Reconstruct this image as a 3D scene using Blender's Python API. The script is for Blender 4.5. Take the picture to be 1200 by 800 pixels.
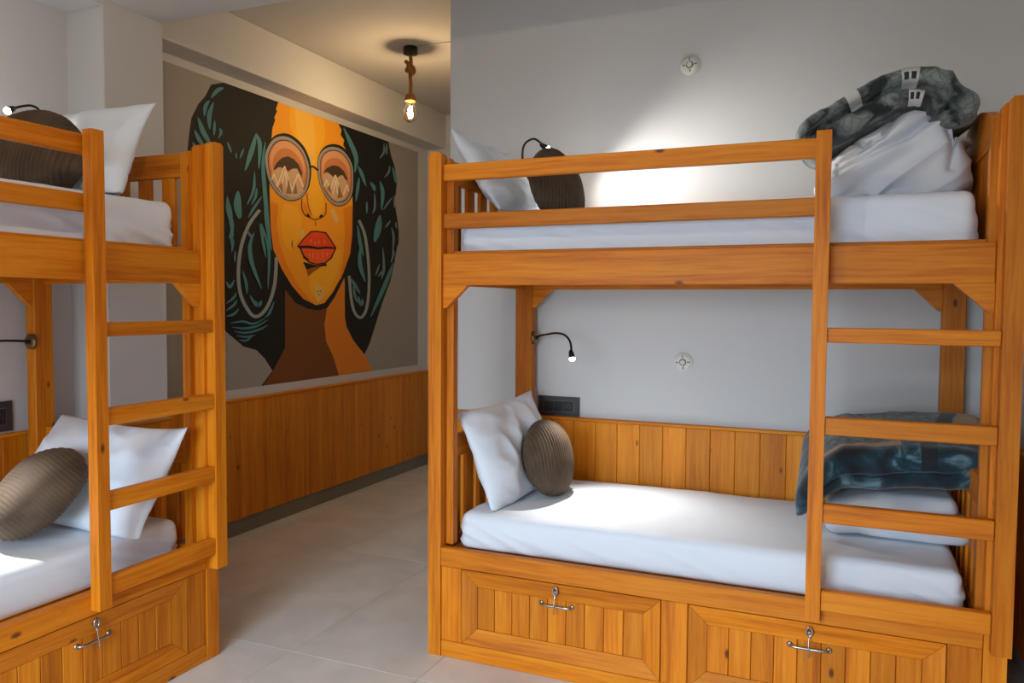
import bpy, bmesh, math, random
from mathutils import Vector, Matrix, Quaternion, noise as mnoise

for o in list(bpy.data.objects):
    bpy.data.objects.remove(o, do_unlink=True)
scene = bpy.context.scene
COL = scene.collection
random.seed(7)

# ------------------------------------------------------------------ camera
cam_data = bpy.data.cameras.new('camera')
cam = bpy.data.objects.new('camera', cam_data)
COL.objects.link(cam)
cam_data.sensor_fit = 'HORIZONTAL'
cam_data.sensor_width = 36.0
cam_data.lens = 919.9 / 1200.0 * 36.0
cam_data.clip_start = 0.05
_yaw, _pitch, _roll = (math.radians(a) for a in (23.085, 2.726, 0.3725))
_f = Vector((-math.sin(_yaw) * math.cos(_pitch), math.cos(_yaw) * math.cos(_pitch), -math.sin(_pitch)))
_r = Vector((math.cos(_yaw), math.sin(_yaw), 0))
_u = _r.cross(_f)
_r2 = _r * math.cos(_roll) + _u * math.sin(_roll)
_u2 = _u * math.cos(_roll) - _r * math.sin(_roll)
_m = Matrix((_r2, _u2, -_f)).transposed()
cam.matrix_world = Matrix.Translation((0, 0, 1.43)) @ _m.to_4x4()
scene.camera = cam

# ------------------------------------------------------------------ world, daylight, exposure
world = bpy.data.worlds.new('world')
scene.world = world
world.use_nodes = True
world.node_tree.nodes['Background'].inputs[0].default_value = (0.75, 0.85, 1.0, 1)
world.node_tree.nodes['Background'].inputs[1].default_value = 0.6

def area_light(name, loc, rot, sx, sy, power, color):
    l = bpy.data.lights.new(name, 'AREA')
    l.shape = 'RECTANGLE'; l.size = sx; l.size_y = sy
    l.energy = power; l.color = color
    o = bpy.data.objects.new(name, l)
    COL.objects.link(o)
    o.location = loc; o.rotation_euler = rot
    return o
# added daylight source, set at an unseen window behind the viewer
# (tilted downward so the upper bunks get less of it)
_win = area_light('added_window_light', (-1.15, -1.66, 1.40), (math.radians(90 - 38), 0, 0), 1.6, 1.6, 88, (0.70, 0.86, 1.0))
_win.data.spread = math.radians(104)

vs = scene.view_settings
scene.display_settings.display_device = 'sRGB'
vs.view_transform = 'Standard'
vs.look = 'None'
vs.exposure = 0.0
vs.gamma = 1.0
vs.use_curve_mapping = False

# ------------------------------------------------------------------ materials
def srgb(r, g, b):
    def c(v):
        v /= 255.0
        return v / 12.92 if v <= 0.04045 else ((v + 0.055) / 1.055) ** 2.4
    return (c(r), c(g), c(b), 1.0)

MATS = {}
def new_mat(name):
    m = bpy.data.materials.new(name); m.use_nodes = True
    MATS[name] = m
    return m, m.node_tree, m.node_tree.nodes['Principled BSDF']

def plain(name, col, rough=0.6, metal=0.0, bump=0.0, bscale=200.0, coat=0.0, var=0.0, vscale=3.0, sheen=0.0):
    m, nt, p = new_mat(name)
    p.inputs['Base Color'].default_value = col
    p.inputs['Roughness'].default_value = rough
    p.inputs['Metallic'].default_value = metal
    p.inputs['Coat Weight'].default_value = coat
    p.inputs['Sheen Weight'].default_value = sheen
    N = nt.nodes; L = nt.links
    if bump or var:
        tc = N.new('ShaderNodeTexCoord')
    if bump:
        n = N.new('ShaderNodeTexNoise'); n.inputs['Scale'].default_value = bscale; n.inputs['Detail'].default_value = 3
        b = N.new('ShaderNodeBump'); b.inputs['Strength'].default_value = bump; b.inputs['Distance'].default_value = 0.002
        L.new(tc.outputs['Object'], n.inputs['Vector']); L.new(n.outputs['Fac'], b.inputs['Height']); L.new(b.outputs['Normal'], p.inputs['Normal'])
    if var:
        n2 = N.new('ShaderNodeTexNoise'); n2.inputs['Scale'].default_value = vscale; n2.inputs['Detail'].default_value = 4
        r = N.new('ShaderNodeMapRange'); r.inputs[1].default_value = 0.3; r.inputs[2].default_value = 0.7
        r.inputs[3].default_value = 1 - var; r.inputs[4].default_value = 1 + var
        mx = N.new('ShaderNodeMix'); mx.data_type = 'RGBA'; mx.blend_type = 'MULTIPLY'; mx.inputs[0].default_value = 1
        mx.inputs[6].default_value = col
        L.new(tc.outputs['Object'], n2.inputs['Vector']); L.new(n2.outputs['Fac'], r.inputs[0]); L.new(r.outputs[0], mx.inputs[7]); L.new(mx.outputs[2], p.inputs['Base Color'])
    return m

def wood(name, axis, dark, mid, light, rough=0.5, coat=0.0, knot=0.52, spread=0.18):
    """varnished pine: grain runs along the object axis 0/1/2"""
    m, nt, p = new_mat(name)
    N = nt.nodes; L = nt.links
    tc = N.new('ShaderNodeTexCoord'); oi = N.new('ShaderNodeObjectInfo')
    mul = N.new('ShaderNodeVectorMath'); mul.operation = 'SCALE'; mul.inputs[3].default_value = 1.0
    cmb = N.new('ShaderNodeCombineXYZ')
    for i, k in enumerate((37.0, 61.0, 23.0)):
        q = N.new('ShaderNodeMath'); q.operation = 'MULTIPLY'; q.inputs[1].default_value = k
        L.new(oi.outputs['Random'], q.inputs[0]); L.new(q.outputs[0], cmb.inputs[i])
    add = N.new('ShaderNodeVectorMath'); add.operation = 'ADD'
    L.new(tc.outputs['Object'], add.inputs[0]); L.new(cmb.outputs[0], add.inputs[1])
    # slow wobble makes the grain lines wander
    wob = N.new('ShaderNodeTexNoise'); wob.inputs['Scale'].default_value = 2.3; wob.inputs['Detail'].default_value = 1
    wsub = N.new('ShaderNodeVectorMath'); wsub.operation = 'MULTIPLY_ADD'
    wsub.inputs[1].default_value = (0.02, 0.02, 0.02)
    L.new(add.outputs[0], wob.inputs['Vector']); L.new(wob.outputs['Color'], wsub.inputs[0]); L.new(add.outputs[0], wsub.inputs[2])
    s1 = [1.0, 1.0, 1.0]; s1[axis] = 0.045
    mp = N.new('ShaderNodeMapping'); mp.inputs['Scale'].default_value = s1
    L.new(wsub.outputs[0], mp.inputs['Vector'])
    n1 = N.new('ShaderNodeTexNoise'); n1.inputs['Scale'].default_value = 95; n1.inputs['Detail'].default_value = 4; n1.inputs['Roughness'].default_value = 0.6
    L.new(mp.outputs[0], n1.inputs['Vector'])
    n2 = N.new('ShaderNodeTexNoise'); n2.inputs['Scale'].default_value = 17; n2.inputs['Detail'].default_value = 2
    L.new(mp.outputs[0], n2.inputs['Vector'])
    av = N.new('ShaderNodeMix'); av.inputs[0].default_value = 0.5
    L.new(n1.outputs['Fac'], av.inputs[2]); L.new(n2.outputs['Fac'], av.inputs[3])
    cr = N.new('ShaderNodeValToRGB')
    cr.color_ramp.elements[0].position = 0.30; cr.color_ramp.elements[0].color = dark
    cr.color_ramp.elements[1].position = 0.72; cr.color_ramp.elements[1].color = light
    e = cr.color_ramp.elements.new(0.5); e.color = mid
    L.new(av.outputs[0], cr.inputs[0])
    # knots: sparse stretched cells
    s2 = [1.0, 1.0, 1.0]; s2[axis] = 0.5
    mk = N.new('ShaderNodeMapping'); mk.inputs['Scale'].default_value = s2
    L.new(add.outputs[0], mk.inputs['Vector'])
    vo = N.new('ShaderNodeTexVoronoi'); vo.inputs['Scale'].default_value = 10.0
    L.new(mk.outputs[0], vo.inputs['Vector'])
    dist = N.new('ShaderNodeMapRange'); dist.inputs[1].default_value = 0.05; dist.inputs[2].default_value = 0.115
    dist.inputs[3].default_value = 1; dist.inputs[4].default_value = 0
    L.new(vo.outputs['Distance'], dist.inputs[0])
    sep = N.new('ShaderNodeSeparateColor'); L.new(vo.outputs['Color'], sep.inputs[0])
    gt = N.new('ShaderNodeMath'); gt.operation = 'GREATER_THAN'; gt.inputs[1].default_value = knot
    L.new(sep.outputs[0], gt.inputs[0])
    km = N.new('ShaderNodeMath'); km.operation = 'MULTIPLY'
    L.new(dist.outputs[0], km.inputs[0]); L.new(gt.outputs[0], km.inputs[1])
    km2 = N.new('ShaderNodeMath'); km2.operation = 'MULTIPLY'; km2.inputs[1].default_value = 0.85
    L.new(km.outputs[0], km2.inputs[0])
    kx = N.new('ShaderNodeMix'); kx.data_type = 'RGBA'
    kx.inputs[7].default_value = srgb(70, 30, 12)
    L.new(km2.outputs[0], kx.inputs[0]); L.new(cr.outputs[0], kx.inputs[6])
    # board to board variation
    mr = N.new('ShaderNodeMapRange'); mr.inputs[3].default_value = 1 - spread; mr.inputs[4].default_value = 1 + spread
    L.new(oi.outputs['Random'], mr.inputs[0])
    hs = N.new('ShaderNodeHueSaturation')
    L.new(mr.outputs[0], hs.inputs['Value']); L.new(kx.outputs[2], hs.inputs['Color'])
    L.new(hs.outputs[0], p.inputs['Base Color'])
    p.inputs['Roughness'].default_value = rough
    p.inputs['Coat Weight'].default_value = coat
    p.inputs['Specular IOR Level'].default_value = 0.28
    b = N.new('ShaderNodeBump'); b.inputs['Strength'].default_value = 0.12; b.inputs['Distance'].default_value = 0.001
    L.new(n1.outputs['Fac'], b.inputs['Height']); L.new(b.outputs['Normal'], p.inputs['Normal'])
    return m

WD = (srgb(160, 78, 3), srgb(202, 116, 13), srgb(218, 142, 34))
WOOD = [wood('pine_along_%s' % 'xyz'[i], i, *WD) for i in range(3)]
WN = (srgb(182, 94, 6), srgb(214, 128, 16), srgb(230, 154, 36))
WAIN = wood('wainscot_pine', 2, *WN, knot=0.42, spread=0.14)
WAINH = [wood('wainscot_cap_%s' % 'xyz'[i], i, *WN) for i in range(2)]
PAINT = plain('wall_paint', srgb(202, 203, 203), 0.85, bump=0.15, bscale=120, var=0.02, vscale=1.5)
CEILP = plain('ceiling_paint', srgb(184, 182, 178), 0.9, bump=0.1, bscale=120)
SKIRT = plain('skirting_cement', srgb(128, 122, 110), 0.6, var=0.06, vscale=6)
GROUT = plain('grout', srgb(120, 116, 108), 0.9)
GAPM = plain('wainscot_backing', srgb(70, 36, 14), 0.9)
DARKGAP = plain('drawer_gap', srgb(40, 22, 10), 0.9)
SHEET = plain('white_cotton', srgb(220, 229, 240), 0.9, bump=0.25, bscale=900, sheen=0.1)
DUVET = plain('white_duvet_cotton', srgb(218, 225, 234), 0.92, bump=0.25, bscale=700, sheen=0.1)
BLACKM = plain('black_metal', srgb(20, 19, 18), 0.4, 0.3)
STEEL = plain('steel', srgb(165, 165, 162), 0.28, 1.0)
BRASS = plain('antique_brass', srgb(130, 105, 70), 0.35, 0.9)
BLKPLA = plain('charcoal_plastic', srgb(52, 53, 54), 0.4)
BLKPLB = plain('charcoal_switch', srgb(34, 35, 36), 0.3)
BLKLINE = plain('grey_edge', srgb(96, 97, 98), 0.4)
HOLE = plain('socket_hole', srgb(8, 8, 8), 0.9)
WHITEPL = plain('white_plastic', srgb(214, 212, 205), 0.5)
SLOT = plain('slot_grey', srgb(70, 68, 64), 0.8)
ROPE = None

def tile_mat():
    m, nt, p = new_mat('floor_tile')
    N = nt.nodes; L = nt.links
    tc = N.new('ShaderNodeTexCoord'); oi = N.new('ShaderNodeObjectInfo')
    cmb = N.new('ShaderNodeCombineXYZ')
    for i, k in enumerate((31.0, 17.0)):
        q = N.new('ShaderNodeMath'); q.operation = 'MULTIPLY'; q.inputs[1].default_value = k
        L.new(oi.outputs['Random'], q.inputs[0]); L.new(q.outputs[0], cmb.inputs[i])
    add = N.new('ShaderNodeVectorMath'); add.operation = 'ADD'
    L.new(tc.outputs['Object'], add.inputs[0]); L.new(cmb.outputs[0], add.inputs[1])
    n = N.new('ShaderNodeTexNoise'); n.inputs['Scale'].default_value = 3.2; n.inputs['Detail'].default_value = 7; n.inputs['Distortion'].default_value = 0.6
    L.new(add.outputs[0], n.inputs['Vector'])
    cr = N.new('ShaderNodeValToRGB')
    cr.color_ramp.elements[0].position = 0.3; cr.color_ramp.elements[0].color = srgb(200, 199, 195)
    cr.color_ramp.elements[1].position = 0.7; cr.color_ramp.elements[1].color = srgb(220, 219, 216)
    L.new(n.outputs['Fac'], cr.inputs[0]); L.new(cr.outputs[0], p.inputs['Base Color'])
    p.inputs['Roughness'].default_value = 0.42
    return m
TILE = tile_mat()

def emit(name, col, strength):
    m, nt, p = new_mat(name)
    p.inputs['Base Color'].default_value = col
    p.inputs['Emission Color'].default_value = col
    p.inputs['Emission Strength'].default_value = strength
    return m
LEDM = emit('led_lens', (1.0, 0.95, 0.86, 1), 60)
FILAM = emit('bulb_filament', (1.0, 0.72, 0.38, 1), 90)

def glass_mat():
    m, nt, p = new_mat('bulb_glass')
    p.inputs['Base Color'].default_value = (1, 0.93, 0.8, 1)
    p.inputs['Roughness'].default_value = 0.02
    p.inputs['IOR'].default_value = 1.45
    p.inputs['Transmission Weight'].default_value = 1.0
    return m
BULBG = glass_mat()

def corduroy():
    m, nt, p = new_mat('brown_corduroy')
    N = nt.nodes; L = nt.links
    tc = N.new('ShaderNodeTexCoord')
    n = N.new('ShaderNodeTexNoise'); n.inputs['Scale'].default_value = 9; n.inputs['Detail'].default_value = 3
    L.new(tc.outputs['Object'], n.inputs['Vector'])
    cr = N.new('ShaderNodeValToRGB')
    cr.color_ramp.elements[0].position = 0.3; cr.color_ramp.elements[0].color = srgb(64, 50, 38)
    cr.color_ramp.elements[1].position = 0.75; cr.color_ramp.elements[1].color = srgb(94, 76, 58)
    L.new(n.outputs['Fac'], cr.inputs[0]); L.new(cr.outputs[0], p.inputs['Base Color'])
    p.inputs['Roughness'].default_value = 0.85
    p.inputs['Sheen Weight'].default_value = 0.15
    p.inputs['Sheen Tint'].default_value = srgb(190, 160, 120)
    return m
CORD = corduroy()

def rope_mat():
    m, nt, p = new_mat('jute_rope')
    N = nt.nodes; L = nt.links
    tc = N.new('ShaderNodeTexCoord')
    w = N.new('ShaderNodeTexWave'); w.wave_type = 'BANDS'; w.bands_direction = 'DIAGONAL'
    w.inputs['Scale'].default_value = 60; w.inputs['Distortion'].default_value = 1
    L.new(tc.outputs['Object'], w.inputs['Vector'])
    cr = N.new('ShaderNodeValToRGB')
    cr.color_ramp.elements[0].color = srgb(110, 66, 22); cr.color_ramp.elements[1].color = srgb(186, 128, 58)
    L.new(w.outputs['Fac'], cr.inputs[0]); L.new(cr.outputs[0], p.inputs['Base Color'])
    b = N.new('ShaderNodeBump'); b.inputs['Distance'].default_value = 0.003
    L.new(w.outputs['Fac'], b.inputs['Height']); L.new(b.outputs['Normal'], p.inputs['Normal'])
    p.inputs['Roughness'].default_value = 0.9
    return m
ROPE = rope_mat()

def fleece(name, stops, scale, dist=1.5, rough=0.9):
    m, nt, p = new_mat(name)
    N = nt.nodes; L = nt.links
    tc = N.new('ShaderNodeTexCoord')
    n = N.new('ShaderNodeTexNoise'); n.inputs['Scale'].default_value = scale; n.inputs['Detail'].default_value = 5; n.inputs['Distortion'].default_value = dist
    L.new(tc.outputs['Object'], n.inputs['Vector'])
    cr = N.new('ShaderNodeValToRGB')
    els = cr.color_ramp.elements
    els[0].position, els[0].color = stops[0]
    els[1].position, els[1].color = stops[-1]
    for pos, c in stops[1:-1]:
        e = els.new(pos); e.color = c
    L.new(n.outputs['Fac'], cr.inputs[0]); L.new(cr.outputs[0], p.inputs['Base Color'])
    p.inputs['Roughness'].default_value = rough
    p.inputs['Sheen Weight'].default_value = 0.25
    n2 = N.new('ShaderNodeTexNoise'); n2.inputs['Scale'].default_value = 60; n2.inputs['Detail'].default_value = 2
    b = N.new('ShaderNodeBump'); b.inputs['Strength'].default_value = 0.5; b.inputs['Distance'].default_value = 0.004
    L.new(tc.outputs['Object'], n2.inputs['Vector']); L.new(n2.outputs['Fac'], b.inputs['Height']); L.new(b.outputs['Normal'], p.inputs['Normal'])
    return m
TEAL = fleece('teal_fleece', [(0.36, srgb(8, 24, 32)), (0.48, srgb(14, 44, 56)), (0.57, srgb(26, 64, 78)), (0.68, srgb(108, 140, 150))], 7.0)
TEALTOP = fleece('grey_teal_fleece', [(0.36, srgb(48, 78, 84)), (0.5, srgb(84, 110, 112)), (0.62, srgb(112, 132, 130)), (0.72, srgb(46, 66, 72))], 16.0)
TAN = fleece('tan_fleece', [(0.3, srgb(158, 124, 80)), (0.7, srgb(186, 150, 102))], 6)
NAVY = fleece('navy_band', [(0.3, srgb(10, 18, 24)), (0.7, srgb(18, 34, 42))], 6)

def stone_print():
    m, nt, p = new_mat('grey_stone_print_fleece')
    N = nt.nodes; L = nt.links
    tc = N.new('ShaderNodeTexCoord')
    v = N.new('ShaderNodeTexVoronoi'); v.inputs['Scale'].default_value = 26; v.feature = 'DISTANCE_TO_EDGE'
    L.new(tc.outputs['Object'], v.inputs['Vector'])
    n = N.new('ShaderNodeTexNoise'); n.inputs['Scale'].default_value = 9; n.inputs['Detail'].default_value = 5; n.inputs['Distortion'].default_value = 1.0
    L.new(tc.outputs['Object'], n.inputs['Vector'])
    mv = N.new('ShaderNodeVectorMath'); mv.operation = 'MULTIPLY_ADD'; mv.inputs[1].default_value = (0.05, 0.05, 0.05)
    L.new(n.outputs['Color'], mv.inputs[0]); L.new(tc.outputs['Object'], mv.inputs[2]); L.new(mv.outputs[0], v.inputs['Vector'])
    cr = N.new('ShaderNodeValToRGB')
    cr.color_ramp.elements[0].position = 0.42; cr.color_ramp.elements[0].color = srgb(34, 42, 44)
    cr.color_ramp.elements[1].position = 0.58; cr.color_ramp.elements[1].color = srgb(128, 140, 138)
    L.new(n.outputs['Fac'], cr.inputs[0])
    mr = N.new('ShaderNodeMapRange'); mr.inputs[1].default_value = 0.0; mr.inputs[2].default_value = 0.12
    mr.inputs[3].default_value = 0.6; mr.inputs[4].default_value = 1.0
    L.new(v.outputs['Distance'], mr.inputs[0])
    mx = N.new('ShaderNodeMix'); mx.data_type = 'RGBA'; mx.blend_type = 'MULTIPLY'; mx.inputs[0].default_value = 1
    L.new(cr.outputs[0], mx.inputs[6]); L.new(mr.outputs[0], mx.inputs[7])
    L.new(mx.outputs[2], p.inputs['Base Color'])
    p.inputs['Roughness'].default_value = 0.9; p.inputs['Sheen Weight'].default_value = 0.2
    return m
STONE = stone_print()
PRINTW = plain('white_print', srgb(196, 200, 198), 0.9)
PRINTD = plain('dark_print', srgb(40, 46, 48), 0.9)

# ------------------------------------------------------------------ helpers
def link(o, parent=None):
    COL.objects.link(o)
    if parent is not None:
        o.parent = parent
    return o

def tag(o, label=None, cat=None, group=None, kind=None):
    if label: o['label'] = label
    if cat: o['category'] = cat
    if group: o['group'] = group
    if kind: o['kind'] = kind
    return o

def empty(name, loc, rz=0.0, parent=None):
    o = bpy.data.objects.new(name, None)
    o.empty_display_size = 0.1
    o.location = loc; o.rotation_euler = (0, 0, rz)
    return link(o, parent)

_boxes = {}
def box_mesh(name, sx, sy, sz, mat, bevel):
    key = (round(sx, 4), round(sy, 4), round(sz, 4), mat.name, bevel)
    if key in _boxes:
        return _boxes[key]
    bm = bmesh.new()
    bmesh.ops.create_cube(bm, size=1.0)
    bmesh.ops.scale(bm, vec=(sx, sy, sz), verts=bm.verts)
    if bevel:
        bmesh.ops.bevel(bm, geom=list(bm.edges), offset=min(bevel, 0.45 * min(sx, sy, sz)), segments=1, profile=0.5, affect='EDGES')
    me = bpy.data.meshes.new(name)
    bm.to_mesh(me); bm.free()
    me.materials.append(mat)
    _boxes[key] = me
    return me

def box(name, x0, x1, y0, y1, z0, z1, mat, parent=None, bevel=0.003):
    me = box_mesh(name, x1 - x0, y1 - y0, z1 - z0, mat, bevel)
    o = bpy.data.objects.new(name, me)
    o.location = ((x0 + x1) / 2, (y0 + y1) / 2, (z0 + z1) / 2)
    return link(o, parent)

def mesh_obj(name, verts, faces, mat, parent=None, smooth=False, loc=None, mats=None, fmat=None):
    """verts are given in the parent's space; the origin is moved to their middle"""
    if loc is None:
        n = len(verts)
        mn = [min(v[i] for v in verts) for i in range(3)]; mx = [max(v[i] for v in verts) for i in range(3)]
        loc = Vector([(a + b) / 2 for a, b in zip(mn, mx)])
    me = bpy.data.meshes.new(name)
    me.from_pydata([tuple(Vector(v) - loc) for v in verts], [], faces)
    for m in (mats or [mat]):
        me.materials.append(m)
    if fmat:
        for p, k in zip(me.polygons, fmat): p.material_index = k
    if smooth:
        for p in me.polygons: p.use_smooth = True
    me.update()
    o = bpy.data.objects.new(name, me)
    o.location = loc
    return link(o, parent)

def prism(name, pts, axis, a0, a1, mat, parent=None):
    """closed 2D outline pts extruded along axis from a0 to a1"""
    def mk(p, a):
        if axis == 0: return (a, p[0], p[1])
        if axis == 1: return (p[0], a, p[1])
        return (p[0], p[1], a)
    n = len(pts)
    v = [mk(p, a0) for p in pts] + [mk(p, a1) for p in pts]
    f = [tuple(range(n)), tuple(range(2 * n - 1, n - 1, -1))]
    f += [(i, i + n, (i + 1) % n + n, (i + 1) % n) for i in range(n)]
    o = mesh_obj(name, v, f, mat, parent)
    bm = bmesh.new(); bm.from_mesh(o.data)
    bmesh.ops.recalc_face_normals(bm, faces=bm.faces)
    bm.to_mesh(o.data); bm.free()
    return o

def catmull(pts, n=6):
    pts = [Vector(p) for p in pts]
    if len(pts) < 3: return pts
    ext = [2 * pts[0] - pts[1]] + pts + [2 * pts[-1] - pts[-2]]
    out = []
    for i in range(1, len(ext) - 2):
        p0, p1, p2, p3 = ext[i - 1:i + 3]
        for j in range(n):
            t = j / n
            out.append(0.5 * ((2 * p1) + (p2 - p0) * t + (2 * p0 - 5 * p1 + 4 * p2 - p3) * t * t + (3 * p1 - p0 - 3 * p2 + p3) * t ** 3))
    out.append(pts[-1])
    return out

def tube(name, pts, rad, mat, parent=None, sides=10, n=6, curve=True):
    path = catmull(pts, n) if curve else [Vector(p) for p in pts]
    m = len(path)
    rads = rad if isinstance(rad, (list, tuple)) else None
    up = Vector((0, 0, 1))
    verts, faces = [], []
    ref = None
    for i, p in enumerate(path):
        d = (path[min(i + 1, m - 1)] - path[max(i - 1, 0)]).normalized()
        if ref is None:
            ref = d.orthogonal().normalized()
        else:
            ref = (ref - d * ref.dot(d)).normalized()
        b = d.cross(ref)
        r = rad if rads is None else rads[0] + (rads[1] - rads[0]) * i / (m - 1)
        for k in range(sides):
            a = 2 * math.pi * k / sides
            verts.append(p + (ref * math.cos(a) + b * math.sin(a)) * r)
    for i in range(m - 1):
        for k in range(sides):
            faces.append((i * sides + k, i * sides + (k + 1) % sides, (i + 1) * sides + (k + 1) % sides, (i + 1) * sides + k))
    faces.append(tuple(range(sides - 1, -1, -1)))
    faces.append(tuple((m - 1) * sides + k for k in range(sides)))
    return mesh_obj(name, verts, faces, mat, parent, smooth=True)

def lathe(name, prof, mat, parent=None, origin=(0, 0, 0), axis=(0, 0, 1), sides=24, smooth=True):
    """prof: list of (radius, height) along axis"""
    q = Vector((0, 0, 1)).rotation_difference(Vector(axis))
    o = Vector(origin)
    verts, faces = [], []
    for r, h in prof:
        for k in range(sides):
            a = 2 * math.pi * k / sides
            verts.append(o + q @ Vector((r * math.cos(a), r * math.sin(a), h)))
    m = len(prof)
    for i in range(m - 1):
        for k in range(sides):
            faces.append((i * sides + k, i * sides + (k + 1) % sides, (i + 1) * sides + (k + 1) % sides, (i + 1) * sides + k))
    faces.append(tuple(range(sides - 1, -1, -1)))
    faces.append(tuple((m - 1) * sides + k for k in range(sides)))
    ob = mesh_obj(name, verts, faces, mat, parent, smooth=False)
    if smooth:
        for p in ob.data.polygons:
            p.use_smooth = len(p.vertices) == 4
    return ob

def soft_box(name, hx, hy, hz, r, nx, ny, nz, mat, loc, fn=None, parent=None, rot=None, mats=None, pick=None, flat=None):
    """box with rounded edges, gridded on all six sides; fn displaces each point"""
    bm = bmesh.new()
    cache = {}
    def vert(i, j, k):
        key = (i, j, k)
        if key in cache: return cache[key]
        p = Vector((hx * (2 * i / nx - 1), hy * (2 * j / ny - 1), hz * (2 * k / nz - 1)))
        q = Vector((max(-hx + r, min(hx - r, p.x)), max(-hy + r, min(hy - r, p.y)), max(-hz + min(r, hz), min(hz - min(r, hz), p.z))))
        d = p - q
        if d.length > 1e-9:
            rz = min(r, hz)
            d = Vector((d.x / r, d.y / r, d.z / rz))
            d = d / max(abs(d.x), abs(d.y), abs(d.z)) * 1.0 if False else d.normalized()
            p = q + Vector((d.x * r, d.y * r, d.z * rz))
        if fn: p = fn(p, d)
        v = bm.verts.new(p); cache[key] = v
        return v
    def quad(a, b, c, d): bm.faces.new((a, b, c, d))
    for i in range(nx):
        for j in range(ny):
            quad(vert(i, j, nz), vert(i + 1, j, nz), vert(i + 1, j + 1, nz), vert(i, j + 1, nz))
            quad(vert(i, j, 0), vert(i, j + 1, 0), vert(i + 1, j + 1, 0), vert(i + 1, j, 0))
    for i in range(nx):
        for k in range(nz):
            quad(vert(i, 0, k), vert(i + 1, 0, k), vert(i + 1, 0, k + 1), vert(i, 0, k + 1))
            quad(vert(i, ny, k), vert(i, ny, k + 1), vert(i + 1, ny, k + 1), vert(i + 1, ny, k))
    for j in range(ny):
        for k in range(nz):
            quad(vert(0, j, k), vert(0, j, k + 1), vert(0, j + 1, k + 1), vert(0, j + 1, k))
            quad(vert(nx, j, k), vert(nx, j + 1, k), vert(nx, j + 1, k + 1), vert(nx, j, k + 1))
    me = bpy.data.meshes.new(name)
    for f in bm.faces: f.smooth = True
    if pick:
        for f in bm.faces: f.material_index = pick(f.calc_center_median())
    bm.to_mesh(me); bm.free()
    for m in (mats or [mat]): me.materials.append(m)
    o = bpy.data.objects.new(name, me)
    o.location = loc
    if rot: o.rotation_euler = rot
    return link(o, parent)

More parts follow.
